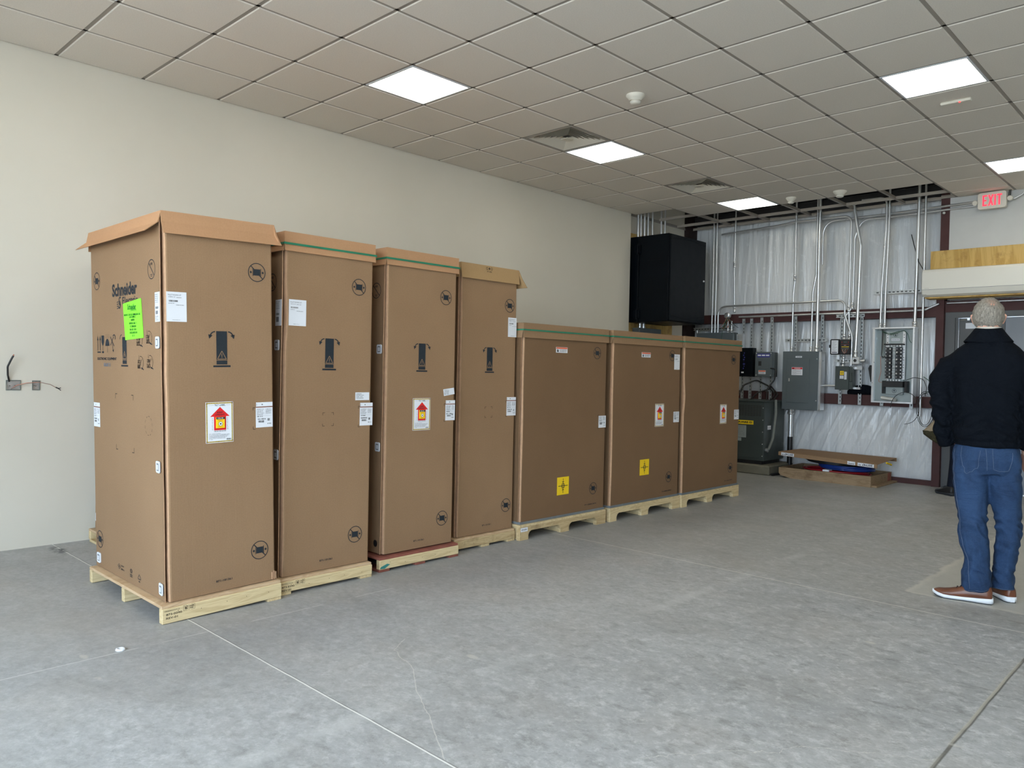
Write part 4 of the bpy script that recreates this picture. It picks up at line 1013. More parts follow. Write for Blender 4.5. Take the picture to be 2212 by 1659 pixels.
for k, y in enumerate((5.56, 5.63, 5.72, 5.81, 5.92, 6.15, 6.25)):
    conduit('thin conduit rising from the top of the black cabinet, number %s from its wall side' % ('one two three four five six seven'.split()[k]) if 0 else ['conduit behind the black cabinet nearest the painted wall', 'second conduit from the painted wall, above the black cabinet', 'third conduit from the painted wall, above the black cabinet', 'fourth conduit from the painted wall, above the black cabinet', 'fifth conduit from the painted wall, above the black cabinet', 'left one of the right hand pair above the black cabinet', 'right one of the right hand pair above the black cabinet'][k],
            [(.0, y, 4.6), (.0, y, 3.273)], .0135 if k not in (0, 2) else .016, group=GC)

# ------------------------------------------------------------------ conduits on the back wall (y is the distance to the wall plane)
YC = 7.03
conduit('conduit left of the pair that drops beside the black cabinet to the grey trough', [(.37, YC, 4.7), (.37, YC, 1.985)])
conduit('brighter conduit of the pair that drops beside the black cabinet to the grey trough', [(.42, YC, 4.7), (.425, YC, 1.985)])
conduit('conduit that ends in the bundle of loose wires above the grey trough', [(.735, YC, 4.7), (.72, YC, 2.95), (.74, YC, 2.32)], couple=[(.722, YC, 3.0), (.74, YC, 2.33)])
conduit('long looping conduit that bends over the transformer and down to the disconnect', [(.49, YC - .03, 1.985), (.49, YC - .03, 2.38), (2.365, YC - .03, 2.39), (2.37, YC - .03, 2.19), (2.475, YC - .03, 1.90), (2.47, YC - .03, 1.51)], R=.14)
conduit('horizontal conduit running along the upper girt to the door frame', [(.80, YC + .03, 2.218), (3.14, YC + .03, 2.218), (3.34, YC + .03, 2.225), (3.50, YC + .03, 2.295)], .0135, .06, couple=())
conduit('thin conduit with an offset, dropping to the left of the big grey panel', [(1.655, YC, 4.7), (1.655, YC, 2.68), (1.64, YC, 2.52), (1.635, YC, 1.70)], R=.1, couple=[(1.655, YC, 2.74), (1.635, YC, 1.725)])
conduit('thin conduit kinked left before it drops to the big grey panel', [(1.965, YC - .02, 4.7), (1.965, YC - .02, 2.75), (1.925, YC - .02, 2.52), (1.92, YC - .02, 1.70)], R=.1, couple=[(1.92, YC - .02, 1.725)])
conduit('thick conduit dropping to the right end of the big grey panel', [(2.01, YC - .05, 4.7), (2.01, YC - .05, 1.70)], .022, couple=[(2.01, YC - .05, 1.73)])
conduit('thin conduit hidden just left of the thick one above the big grey panel', [(1.99, YC + .02, 2.5), (1.972, YC + .02, 1.70)], .011)
conduit('conduit along the top of the wall that bends down to the time switch', [(.5, YC, 3.47), (1.35, YC, 3.50), (1.60, YC, 3.525), (2.42, YC, 3.52), (2.415, YC, 3.28), (2.41, YC, 2.3), (2.43, YC, 1.87)], R=.13, couple=[(2.41, YC, 2.28), (2.43, YC, 1.885)])
conduit('curved conduit that leaves the thick riser towards the exit sign', [(2.02, YC + .04, 2.9), (2.02, YC + .04, 3.49), (2.84, YC + .04, 3.49), (4.02, YC - .08, 3.49)], R=.2)
conduit('lower horizontal conduit from the exit sign that bends down to the time switch', [(4.02, YC - .03, 3.45), (2.85, YC, 3.44), (2.55, YC, 3.45), (2.465, YC, 3.22), (2.46, YC, 2.3), (2.36, YC, 2.16), (2.36, YC, 1.87)], R=.16, couple=[(2.46, YC, 2.31), (2.36, YC, 1.885)])
conduit('thick slanting conduit that crosses the others and feeds the cast box', [(2.455, YC - .06, 3.68), (2.565, YC - .06, 3.10), (2.55, YC - .06, 2.2), (2.535, YC - .06, 1.65)], .021, .1, couple=[(2.535, YC - .06, 1.665)])
conduit('left one of the two thin conduits above the open breaker panel', [(2.55, YC - .02, 3.70), (2.865, YC - .02, 3.70), (2.865, YC - .02, 3.3), (2.83, YC - .02, 2.5), (2.825, YC - .02, 2.0)], R=.1, couple=[(2.825, YC - .02, 2.02)])
conduit('right one of the two thin conduits above the open breaker panel', [(2.905, YC - .02, 4.7), (2.90, YC - .02, 3.3), (2.88, YC - .02, 2.46), (2.88, YC - .02, 2.0)], R=.1, couple=[(2.88, YC - .02, 2.02)])
conduit('thick conduit above the right corner of the open breaker panel', [(3.26, YC - .02, 4.7), (3.245, YC - .02, 2.46), (3.24, YC - .02, 2.0)], .021, couple=[(3.24, YC - .02, 2.03)])
conduit('tall conduit that passes behind the air conditioner end', [(3.33, YC - .03, 4.7), (3.335, YC - .03, 2.15), (3.335, YC - .03, .88)], .0145)
conduit('short conduit between the time switch and the disconnect', [(2.36, YC, 1.66), (2.355, YC, 1.51)], couple=[(2.36, YC, 1.645), (2.355, YC, 1.525)])
conduit('short horizontal conduit between the big grey panel and the disconnect', [(2.08, YC - .04, 1.235), (2.31, YC - .04, 1.235)], .0135)
conduit('thick conduit under the big grey panel with a black lower half', [(1.655, YC - .02, .90), (1.655, YC - .02, .50)], .030, couple=[(1.655, YC - .02, .86)])
mb = MB('cable_black'); mb.cyl((1.655, YC - .02, 0), (1.655, YC - .02, .50), .036, 14); single(mb, 'conduit_sleeve', 'black sleeve on the pipe that enters the floor under the big grey panel', 'pipe sleeve', (1.655, YC - .02, 0))
conduit('thin upright conduit with three stubs, left end of the grey trough', [(.86 - .74, YC, 2.03), (.12, YC, 1.97)], .013)
for x in (.64, .70): conduit('short conduit stub under the loose wires, %s one' % ('left' if x < .66 else 'right'), [(x, YC, 2.16), (x, YC, 1.985)], .013, couple=[(x, YC, 1.995)])
mb = MB('grey_en'); mb.bbox(.17, .78, 6.93, 7.08, 1.68, 1.985, .004); single(mb, 'wiring_trough', 'grey metal box behind the farthest carton, under the loose wires', 'electrical box', (.47, 7.0, 1.68))
mb = MB('galv'); mb.box(.80, .90, 7.0, 7.06, 1.70, 1.96); single(mb, 'junction_box', 'small steel box right of the grey trough behind the last carton', 'electrical box', (.85, 7.03, 1.70))
# loose wires
R_ = thing('junction_box', 'small round junction box with a bundle of loose wires hanging out', 'electrical box', (.66, 7.0, 2.24))
mb = MB('galv'); mb.lathe((0, 0, 0), [(.045, 0), (.045, -.05), (.02, -.055)], 'y', 14); mb.build('box_body', R_)
rw = random.Random(5)
for k in range(12):
    a = rw.uniform(-.2, .2); pts = [(rw.uniform(-.02, .06), -.05, -.03)]
    for j in range(1, 6): pts.append((pts[0][0] + a * j / 5 + rw.uniform(-.02, .02), -.05 - rw.uniform(0, .05), -.03 - .04 * j + rw.uniform(-.02, .02) + (.05 if j == 5 else 0)))
    mb = MB(['cable_black', 'copper', 'cable_grey', 'cable_green'][k % 4]); mb.tube(fillet(pts, .02, 3), .0035, 5); mb.build('loose_wire', R_)
mb = MB('cable_green'); mb.tube([(.70, 6.9, 2.12), (.62, 6.9, 2.0), (.60, 6.9, 1.8), (.60, 6.9, 1.70)], .003, 5); single(mb, 'ground_wire', 'thin pale wire hanging behind the farthest carton', 'wire')

# strut channels
def strut(label, a, b, w=.041, face=-1, group='slotted steel strut channels'):
    # a, b ends; upright or level; slots on the face towards the room
    a = Vector(a); b = Vector(b); L = (b - a).length; up = abs((b - a).z) > .5 * L
    mb = MB('strut')
    def bx(u0, u1, d0, d1, l0, l1, m=None):
        if up: mb.box(a.x + u0, a.x + u1, a.y + d0, a.y + d1, min(a.z, b.z) + l0, min(a.z, b.z) + l1, m)
        else: mb.box(min(a.x, b.x) + l0, min(a.x, b.x) + l1, a.y + d0, a.y + d1, a.z + u0, a.z + u1, m)
    h = w / 2
    bx(-h, h, .018, .020, 0, L); bx(-h, -h + .002, 0, .018, 0, L); bx(h - .002, h, 0, .018, 0, L); bx(-h + .002, -h + .009, 0, .002, 0, L); bx(h - .009, h - .002, 0, .002, 0, L)
    k = .03
    while k < L - .03: bx(-.006, .006, .0165, .018, k, k + .028, 'slot'); k += .05
    o = mb.build('strut_channel', origin=tuple(a)); o['label'] = label; o['category'] = 'strut channel'; o['group'] = group
YS = 7.06
for x, z0, z1, lb in ((.875, 1.0, 2.19, 'upright strut channel behind the black box, left one'), (1.0, 1.0, 2.19, 'upright strut channel behind the black box, right one'), (1.16, 1.0, 2.20, 'upright strut channel behind the left half of the small grey enclosure'), (1.315, .98, 2.20, 'upright strut channel behind the right edge of the small grey enclosure'),
                      (1.665, 1.65, 2.20, 'upright strut channel above the left side of the big grey panel'), (2.045, 1.62, 2.21, 'upright strut channel above the right side of the big grey panel'), (2.31, .99, 2.17, 'upright strut channel behind the time switch and disconnect'), (2.57, .99, 2.17, 'upright strut channel under the cast box'),
                      (2.85, .99, 2.46, 'upright strut channel behind the left side of the open panel'), (3.21, .97, 1.10, 'strut channel end showing under the right side of the open panel')):
    strut(lb, (x, YS, z0), (x, YS, z1))
for x0, x1, z, lb in ((1.53, 2.12, 1.86, 'level strut channel just above the big grey panel'), (2.24, 2.61, 2.18, 'level strut channel on the girt above the time switch'), (2.24, 2.63, 1.575, 'level strut channel above the disconnect'), (2.72, 3.37, 2.47, 'level strut channel high above the open panel'), (.05, .72, 2.05, 'level strut channel above the grey trough')):
    strut(lb, (x0, YS - .022, z), (x1, YS - .022, z))
mb = MB('galv'); mb.box(2.44, 2.62, 6.985, 7.035, 1.46, 1.50); mb.cyl((2.53, 6.96, 1.48), (2.53, 6.985, 1.48), .012, 8); single(mb, 'pipe_clamp', 'steel clamp bracket under the cast box', 'bracket', (2.53, 7.0, 1.48))
mb = MB('galv'); mb.box(2.46, 2.60, 6.985, 7.035, 1.195, 1.225); mb.cyl((2.53, 6.96, 1.21), (2.53, 6.985, 1.21), .012, 8); single(mb, 'pipe_clamp', 'steel clamp bracket right of the disconnect foot', 'bracket', (2.53, 7.0, 1.21))

# enclosures
def bolt(mb, x, y, z, r=.007, m='alu'): mb.lathe((x, y, z), [(r, 0), (r, -.004), (r * .4, -.005)], 'y', 8, m)
R_ = thing('breaker_panel', 'large closed grey breaker panel with a red and white warning label', 'electrical panel', (1.57, 7.05, .895))
mb = MB('galv'); mb.bbox(.012, .535, -.14, 0, 0, .80, .003); mb.build('panel_box', R_, label='bare galvanised box')
mb = MB('grey_en'); mb.bbox(0, .505, -.156, -.141, -.004, .804, .004)
for x, z in ((.485, .70), (.485, .13)): bolt(mb, x, -.156, z)
mb.build('panel_trim', R_)
mb = MB('grey_en'); mb.bbox(.065, .385, -.162, -.1565, .095, .70, .003); D_ = mb.build('panel_door', R_)
mb = MB('alu'); mb.bbox(.092, .112, -.170, -.1625, .385, .432, .003); mb.build('latch', D_, label='small chrome latch')
F = Flat(lambda u, v, q: (u, -.1625 - q, v), 'paper'); F.slab(.135, .290, .475, .585, 'paper'); F.rect(.138, .287, .556, .582, 'red', .0012); F.text('WARNING', .175, .562, .085, .014, 'paper', .0016, .03)
F.poly([(.150, .560), (.172, .560), (.161, .578)], 'ink', .0016)
for k in range(7): F.scribble(.142, .543 - k * .010, .13 if k % 3 else .06, .005, 'grey_print', .0016, 200 + k)
F.build('warning_label', R_, label='white label with a red band reading warning')
F = Flat(lambda u, v, q: (u, -.1565 - q, v), 'paper'); F.slab(.185, .275, .717, .740, 'paper'); F.scribble(.192, .722, .075, .012, 'grey_print', .0016, 210); F.build('name_plate', R_)

R_ = thing('time_switch', 'black time switch with its cover swung open to the left', 'time switch', (2.34, 7.03, 1.66))
mb = MB('blackpl'); mb.bbox(0, .135, -.085, 0, 0, .20, .008); mb.build('switch_case', R_)
F = Flat(lambda u, v, q: (u, -.085 - q, v), 'grey_en'); F.rect(.012, .123, .115, .19, 'slot', .0006); F.rect(.045, .09, .150, .178, 'green_en', .001)
for k in range(5): F.disk(.025 + k * .021, .130, .003, 'red', .0012, 8)
for k in (0, 4): F.disk(.025 + k * .021, .162, .005, 'red', .0012, 8)
F.scribble(.052, .118, .03, .007, 'paper', .0014, 5)
F.rect(.02, .118, .097, .104, 'yellow', .001)
for k in range(6): F.rect(.022 + k * .016, .031 + k * .016, .070, .086, 'cable_grey', .001)
F.build('face_plate', R_)
mb = MB('copper')
for k in range(7): mb.tube(fillet([(.03 + k * .012, -.088, .066), (.035 + k * .010, -.105, .05), (.045 + k * .008, -.10, .03), (.06, -.09, .01)], .01, 3), .0022, 5, ['copper', 'cable_white', 'cable_black'][k % 3])
mb.build('wiring', R_)
mb = MB('blackpl'); mb.bbox(-.145, -.012, -.06, -.035, -.002, .205, .010); mb.box(-.158, -.145, -.055, -.04, .09, .13); D_ = mb.build('open_cover', R_)
F = Flat(lambda u, v, q: (u, -.06 - q, v), 'paper'); F.slab(-.125, -.035, .012, .19, 'paper')
for k in range(15): F.scribble(-.118, .175 - k * .0098, .07 - (k % 4) * .01, .0045, 'grey_print', .0016, 230 + k)
F.rect(-.118, -.045, .022, .032, 'ink', .0016); F.build('instruction_sheet', D_, label='white instruction sheet')

R_ = thing('disconnect_switch', 'small grey safety disconnect box with a yellow square emblem', 'electrical box', (2.30, 7.04, 1.195))
mb = MB('green_en'); mb.bbox(0, .22, -.11, 0, 0, .30, .004); mb.build('box_body', R_)
mb = MB('green_en'); mb.bbox(-.004, .178, -.124, -.111, -.008, .306, .004); mb.build('box_cover', R_)
F = Flat(lambda u, v, q: (u, -.124 - q, v), 'paper'); F.slab(.062, .110, .19, .242, 'yellow'); F.ring(.086, .216, .020, .005, 'ink', .0012, n=4); F.disk(.086, .216, .006, 'ink', .0012, 10); F.rect(.050, .10, .185, .188, 'redwood', .001)
F.slab(.058, .108, .138, .180, 'paper'); F.slab(.117, .148, .130, .232, 'paper')
for k in range(4): F.scribble(.062, .170 - k * .009, .04, .005, 'grey_print', .0016, 240 + k)
for k in range(9): F.scribble(.120, .220 - k * .010, .024, .005, 'grey_print', .0016, 250 + k)
F.build('label_set', R_); mb = MB('green_en'); mb.bbox(.185, .215, -.13, -.11, .10, .22, .004); mb.build('side_handle', R_)

R_ = thing('conduit_box', 'cast square conduit box with a round black knockout', 'electrical box', (2.50, 7.02, 1.525))
mb = MB('galv'); mb.bbox(0, .10, -.09, 0, 0, .10, .008); mb.build('box_body', R_)
mb = MB('slot'); mb.lathe((.045, -.0905, .052), [(.021, 0), (.020, -.002), (.001, -.002)], 'y', 18); mb.build('knockout', R_, label='round black opening')
mb = MB('galv'); mb.cyl((.10, -.045, .05), (.16, -.045, .05), .018, 10); mb.build('side_fitting', R_)
# black bag on the lower girt
mb = MB('jacket')
rg = []
for k in range(9):
    t_ = k / 8; rr_ = math.sin(PI * (.06 + .88 * t_)) ** .6; rg.append([(2.60 + (t_ - .5) * .40 + .0 * a, 7.10 + .055 * math.cos(a) * rr_, 1.128 + max(0, .135 * rr_ * (.42 + .58 * math.sin(a)))) for a in [2 * PI * j / 14 for j in range(14)]])
mb.rings(rg); single(mb, 'tool_bag', 'soft dark bag lying on the lower girt, left of the open panel', 'bag', (2.60, 7.10, 1.127))
mb = MB('whitepl'); mb.sphere((2.735, 7.09, 1.137), .028, 1, 1, .35, 12); single(mb, 'plastic_cap', 'small white cap on the girt beside the dark bag', 'cap', (2.735, 7.09, 1.127))

# open breaker panel
R_ = thing('breaker_panel', 'open breaker panel without its cover, rows of black breakers exposed', 'electrical panel', (2.765, 7.055, 1.035))
pw, ph = .505, .965
mb = MB('alu'); mb.box(0, pw, -.006, 0, 0, ph, 'panelin'); mb.box(0, .004, -.135, -.006, 0, ph); mb.box(pw - .004, pw, -.135, -.006, 0, ph); mb.box(.004, pw - .004, -.135, -.006, 0, .004); mb.box(-.006, pw + .006, -.150, -.0, ph - .012, ph + .006)
mb.box(.004, .03, -.138, -.135, .004, ph - .014); mb.box(pw - .02, pw + .0, -.138, -.135, .004, ph - .014); mb.box(.03, pw - .02, -.138, -.132, .004, .02)
mb.build('panel_box', R_, label='bare galvanised box')
mb = MB('panelin'); mb.bbox(.15, .36, -.05, -.008, .11, .93, .003); mb.build('mounting_pan', R_)
for x in (.145, .345):
    mb = MB('alu'); mb.bbox(x, x + .035, -.066, -.050, .30, .92, .002)
    for k in range(18): bolt(mb, x + .018, -.066, .33 + k * .032, .005, 'slot' if k % 3 else 'alu')
    mb.build('neutral_bar', R_, label='pale terminal bar with screws')
for r_ in range(9):
    for s_ in (0, 1):
        z = .315 + r_ * .045; x = .155 + s_ * .125
        mb = MB('blackpl'); mb.bbox(x, x + .075, -.115, -.067, z, z + .040, .003); mb.box(x + (.052 if s_ == 0 else .008), x + (.068 if s_ == 0 else .024), -.125, -.115, z + .010, z + .030, 'grey_print' if (r_ + s_) % 2 else 'cable_white')
        mb.box(x + (.004 if s_ == 0 else .058), x + (.014 if s_ == 0 else .071), -.117, -.115, z + .012, z + .026, 'alu')
        mb.build('breaker', R_)
mb = MB('alu')
for k in range(20): mb.bbox(.236, .274, -.100, -.068, .318 + k * .0215, .330 + k * .0215, .002)
for k in range(5): mb.box(.18 + k * .034, .200 + k * .034, -.10, -.067, .725, .742); mb.box(.18 + k * .034, .200 + k * .034, -.10, -.067, .285, .302)
mb.build('bus_bars', R_, label='shiny bus bar stack between the breakers')
mb = MB('blackpl'); mb.bbox(.135, .375, -.120, -.067, .745, .762, .003); mb.build('upper_bracket', R_)
mb = MB('blackpl'); mb.bbox(.13, .38, -.13, -.052, .205, .280, .004); mb.bbox(.395, .43, -.12, -.03, .14, .285, .004); mb.bbox(.125, .15, -.12, -.03, .12, .285, .004); mb.build('main_lug_block', R_)
for k in (0, 1):
    F = Flat(lambda u, v, q: (u, -.0505 - q, v), 'paper'); c_ = (.255, .875 if k else .155); F.ring(*c_, .026, .004, 'ink', .001); F.rect(c_[0] - .003, c_[0] + .003, c_[1] - .012, c_[1] + .012, 'ink', .001); F.disk(c_[0], c_[1] + (-.006 if k else .006), .008, 'ink', .0012)
    if k: F.slab(.205, .305, .800, .830, 'paper'); F.scribble(.215, .810, .08, .010, 'grey_print', .0016, 3)
    F.build('torque_mark', R_, label='round black direction mark')
mb = MB('cable_green')
mb.tube(fillet([(.12, -.10, .91), (.20, -.11, .875), (.30, -.11, .90), (.37, -.11, .935), (.42, -.11, .88), (.44, -.11, .80), (.46, -.10, .77)], .04, 4), .0035, 6); mb.tube(fillet([(.10, -.10, .92), (.22, -.12, .89), (.32, -.12, .92)], .04, 4), .0035, 6)
mb.build('ground_wire', R_)
for k in range(4):
    mb = MB('cable_black' if k < 2 else 'cable_grey'); mb.tube(fillet([(.10 + k * .008, -.08, .95), (.105 + k * .006, -.10, .70), (.10, -.10, .60 - k * .02), (.20, -.11, .58 + k * .03)], .03, 4), .0035, 6); mb.build('feed_wire', R_)
mb = MB('copper'); mb.tube(fillet([(.09, -.09, .60), (.10, -.09, .40), (.075, -.10, .27), (.12, -.10, .26)], .04, 5), .003, 6); mb.build('feed_wire', R_)
mb = MB('cable_white'); mb.rings([[(.13 + .16 * t_, -.12 + .05 * math.cos(a), .045 + .022 * math.sin(a) + .02 * (1 - t_)) for a in [2 * PI * j / 10 for j in range(10)]] for t_ in [0, .25, .5, .75, 1]]); mb.build('plastic_bag', R_, label='crumpled clear plastic bag in the bottom')
mb = MB('slot'); mb.prism([(-.065, .485), (-.03, .485), (-.001, .47), (-.001, .265), (-.05, .265), (-.083, .445)][::-1], lambda u, v, q: (u, q, v), -.025, -.01); mb.build('side_bracket', R_, label='dark bent metal bracket on the left side')
R_ = thing('cable_coil', 'thin black cable looping down beside the tall conduit near the coat', 'cable', (3.345, 6.90, .88))
for k, (a, b, ph_) in enumerate(((.17, .20, 0), (.10, .22, .5), (.08, .20, 1.2))):
    pts = [(a * math.cos(t_) * (-1 if k == 0 else 1) + (-.15 if k == 0 else .09), -.03 - .01 * k, .10 + b * math.sin(t_) - .0) for t_ in [i * PI / 12 + ph_ for i in range(22 if k else 19)]]
    mb = MB('cable_black'); mb.tube(pts, .0038, 6); mb.build('cable_loop', R_)
mb = MB('cable_black'); mb.tube(fillet([(-.14, -.06, .45), (-.05, -.04, .49), (.06, -.04, .47), (.10, -.04, .36), (.08, -.03, .26)], .06, 5), .0038, 6); mb.build('cable_loop', R_)
mb = MB('cable_green'); mb.tube(fillet([(.05, -.01, .50), (.12, -.01, .45), (.13, -.01, .33), (.06, -.01, .28)], .05, 5), .0038, 6); mb.build('cable_loop', R_)
mb = MB('cable_black'); mb.tube(fillet([(3.16, 7.05, 3.19), (3.20, 7.03, 3.05), (3.27, 6.99, 2.83), (3.36, 7.0, 2.66), (3.42, 7.1, 2.50)], .06, 5), .0055, 6); single(mb, 'control_cable', 'dark cable coming out of the liner down to the air conditioner', 'cable')

# enclosures above the transformer
R_ = thing('control_box', 'black upright metal box partly behind the farthest carton', 'electrical box', (.86, 7.05, 1.335))
mb = MB('black'); mb.bbox(0, .235, -.11, 0, 0, .42, .004); mb.build('box_body', R_)
F = Flat(lambda u, v, q: (u, -.11 - q, v), 'paper')
for k in range(8): F.rect(.085 + (k % 2) * .012, .100 + (k % 3) * .008, .11 + k * .032, .128 + k * .032, 'bluepl', .001)
F.rect(.06, .10, .05, .07, 'paper', .001); F.build('box_print', R_, label='faint blue vertical lettering')
R_ = thing('circuit_enclosure', 'small grey breaker enclosure with blue label above the transformer', 'electrical box', (1.14, 7.05, 1.34))
mb = MB('grey_en'); mb.bbox(.01, .285, -.11, 0, 0, .35, .004); mb.build('box_body', R_)
mb = MB('grey_en'); mb.bbox(0, .262, -.124, -.111, -.004, .355, .004)
for x in (.02, .24):
    for z in (.02, .335): bolt(mb, x, -.124, z)
mb.build('box_cover', R_)
mb = MB('grey_en'); mb.bbox(.04, .22, -.130, -.125, .11, .255, .003); mb.bbox(.055, .10, -.134, -.130, .155, .22, .002, 'slot'); mb.box(.07, .085, -.142, -.134, .18, .20, 'blackpl'); mb.build('breaker_window', R_)
F = Flat(lambda u, v, q: (u, -.124 - q, v), 'paper'); F.slab(.03, .225, .275, .330, 'bluepl')
for k in range(3): F.rect(.04 + k * .062, .09 + k * .062, .295, .315, 'paper', .0012)
F.slab(.055, .165, .035, .090, 'paper'); F.rect(.058, .162, .070, .087, 'orange', .0012)
for k in range(3): F.scribble(.06, .058 - k * .008, .09, .005, 'grey_print', .0014, 260 + k)
F.build('label_set', R_)

# transformer on its pad
R_ = thing('transformer', 'dark grey floor standing transformer with yellow name plate on a pad', 'transformer', (.72, 6.42, .13))
tw, td, thh = .83, .62, .86
mb = MB('green_en'); mb.bbox(0, tw, .0, td, .05, thh, .006); mb.box(.04, tw - .04, .04, td - .04, 0, .05, 'blackpl'); mb.build('cabinet_body', R_)
mb = MB('green_en'); mb.bbox(-.006, tw + .006, -.008, td + .006, thh, thh + .022, .006); mb.build('top_cover', R_)
mb = MB('green_en'); mb.bbox(.02, tw - .01, -.006, 0, .09, thh - .02, .002)
for x in (.03, tw - .018):
    for k in range(5): bolt(mb, x, -.006, .12 + k * .165, .006)
mb.build('front_panel', R_)
mb = MB('slot')
for r_ in range(7):
    for k in range(11): mb.box(.33 + k * .042, .365 + k * .042, -.0085, -.0062, thh - .06 - r_ * .022, thh - .049 - r_ * .022)
mb.build('vent_slots', R_)
F = Flat(lambda u, v, q: (u, -.0065 - q, v), 'yellow'); F.slab(.37, .675, .545, .600, 'yellow', .001); F.text('SQUARE D', .395, .557, .26, .030, 'ink', .0016, .04); F.build('name_plate', R_, label='yellow plate with black capitals')
F = Flat(lambda u, v, q: (u, -.0065 - q, v), 'paper'); F.slab(.36, .57, .36, .53, 'panelin', .001); F.slab(.40, .50, .31, .355, 'panelin', .001)
for k in range(8): F.scribble(.37, .51 - k * .018, .18, .009, 'grey_print', .0016, 270 + k)
F.build('data_label', R_)
F = Flat(lambda u, v, q: (tw + q, u, v), 'paper'); F.slab(.10, .20, .48, .535, 'paper', .001); F.scribble(.11, .50, .08, .012, 'grey_print', .0016, 290); F.build('side_sticker', R_)
mb = MB('cable_grey'); mb.tube(fillet([(tw + .015, .30, thh + .03), (tw + .03, .28, .70), (tw + .03, .20, .35), (tw + .025, .10, .22), (tw + .012, .07, .20)], .15), .020, 10); mb.lathe((tw, .07, .20), [(.028, 0), (.028, .03)], 'x', 12, 'galv'); mb.build('flexible_conduit', R_, label='grey flexible conduit down the side')
for k, (x0, x1) in enumerate(((.30, .62), (.52, .66))):
    mb = MB('cable_black'); mb.tube(fillet([(x0 - .05, .30, thh + .02), (x0 - .02, .45, thh + .22 - k * .1), (x0 + .12, .56, thh + .30 - k * .12), (x1 - .02, .56, thh + .22), (x1 + .12, .5, thh + .10), (x1 + .15, .3, thh + .022)], .08), .011, 8); mb.build('feed_cable', R_)
mb = MB('cable_black'); mb.tube(fillet([(.66, .50, thh + .62 - .15), (.75, .50, thh + .46), (.72, .50, thh + .30), (.64, .46, thh + .18), (.66, .40, thh + .022)], .06), .010, 8); mb.build('feed_cable', R_)
mb = MB('concrete'); mb.bbox(.50, 1.66, 6.36, 7.12, 0, .13, .015); single(mb, 'concrete_pad', 'low rough concrete pad under the transformer', 'pad', (1.0, 6.8, 0))
mb = MB('cable_black'); mb.tube([(1.69, 6.38, .02), (1.72, 6.50, .02), (1.745, 6.62, .02), (1.75, 6.80, .02)], .018, 8); single(mb, 'rubber_hose', 'short black hose on the floor beside the transformer pad', 'hose', (1.8, 6.6, 0))

# ------------------------------------------------------------------ shallow wooden crate with cable and its cardboard cover
R_ = thing('wooden_crate', 'shallow weathered wooden crate on the floor below the grey panels', 'crate', (1.80, 6.36, 0))
mb = MB('crate'); P = [(0, .135), (1.185, .135), (1.185, .0), (.16, .0), (.03, .030), (0, .055)]
mb.prism(P[::-1], lambda u, v, q: (u, q, v), 0, .040); mb.build('front_board', R_)
mb = MB('crate'); mb.box(0, 1.185, .70, .74, 0, .135); mb.build('back_board', R_)
for x in (0, 1.145): mb = MB('crate'); mb.box(x, x + .04, .04, .70, .02, .135); mb.build('end_board', R_)
mb = MB('crate'); mb.box(.04, 1.145, .04, .70, .02, .035); mb.build('bottom_board', R_)
mb = MB('crate'); mb.bbox(1.185, 1.25, .02, .78, .0, .022, .003); mb.build('loose_plank', R_)
mb = MB('redwood'); mb.box(1.186, 1.192, .60, .70, .03, .13); mb.build('stencil_patch', R_, label='reddish stencil patch')
def coil(label, m, c, rx, ry, z0, n, r=.0075, tilt=0.0, seed=0, dz=.010):
    rw = random.Random(seed); R_ = thing('cable_coil', label, 'cable coil', c)
    mb = MB(m); pts = []
    for k in range(n * 28 + 1):
        t_ = 2 * PI * k / 28; j = 1 + .05 * math.sin(t_ * .37 + seed) + .03 * math.sin(t_ * 1.13); x = rx * j * math.cos(t_); y = ry * j * math.sin(t_)
        z = z0 + dz * (t_ / 2 / PI) * (.75) + .006 * math.sin(t_ * .71 + 1) + tilt * x
        pts.append((x, y, z))
    mb.tube(pts, r, 7); mb.build('cable', R_); return R_
cr = coil('coil of red cable lowest in the wooden crate', 'cable_red', (2.42, 6.73, .035), .40, .27, .045, 7, .010, -.01, 1, .011)
mb = MB('paper'); mb.box(-.06, .02, -.305, -.20, .085, .12); mb.build('paper_tag', cr, label='white paper wrap on the coil')
cb_ = coil('coil of blue cable on top of the red one in the crate', 'cable_blue', (2.55, 6.72, .157), .33, .26, .008, 6, .009, -.015, 2, .009)
mb = MB('clear'); mb.box(.0, .06, -.25, -.19, .01, .05); mb.build('tape_wrap', cb_)
coil('coil of black cable under the cardboard cover', 'cable_black', (2.36, 6.73, .215), .33, .26, .010, 4, .010, -.045, 3, .009)
coil('coil of white cable just under the cardboard cover', 'cable_white', (2.50, 6.72, .243), .30, .25, .016, 1, .007, -.055, 4, .009)
R_ = thing('carton_lid', 'flat brown cardboard cover resting tilted on the cable coils', 'carton lid', (1.80, 6.34, .30))
tilt_ = -.040; LW = 1.262; LD = .70
def ft(x, y, z): return (x, y, z + tilt_ * x + .10 * y * (x / LW) * .55 - (.01 * y))
mb = MB('card'); N = 10
for (z0, z1, y0, y1) in ((.040, .046, 0, LD), (-.004, .040, -.005, 0), (.0, .040, LD, LD + .005)):
    rg = [[ft(LW * k / N, y0, z0), ft(LW * k / N, y1, z0), ft(LW * k / N, y1, z1), ft(LW * k / N, y0, z1)] for k in range(N + 1)]; mb.rings(rg, None, True, False)
for x in (0, LW - .005): mb.rings([[ft(x, y, z) for y, z in ((0, .04), (0, 0), (0, 0), (0, .04))], [ft(x + .005, y, z) for y, z in ((0, .04), (0, 0), (0, 0), (0, .04))]], None, True, False)
mb.rings([[ft(0, 0, 0), ft(.005, 0, 0), ft(.005, 0, .04), ft(0, 0, .04)], [ft(0, LD, 0), ft(.005, LD, 0), ft(.005, LD, .04), ft(0, LD, .04)]], None, True, False)
mb.build('cover_sheet', R_)
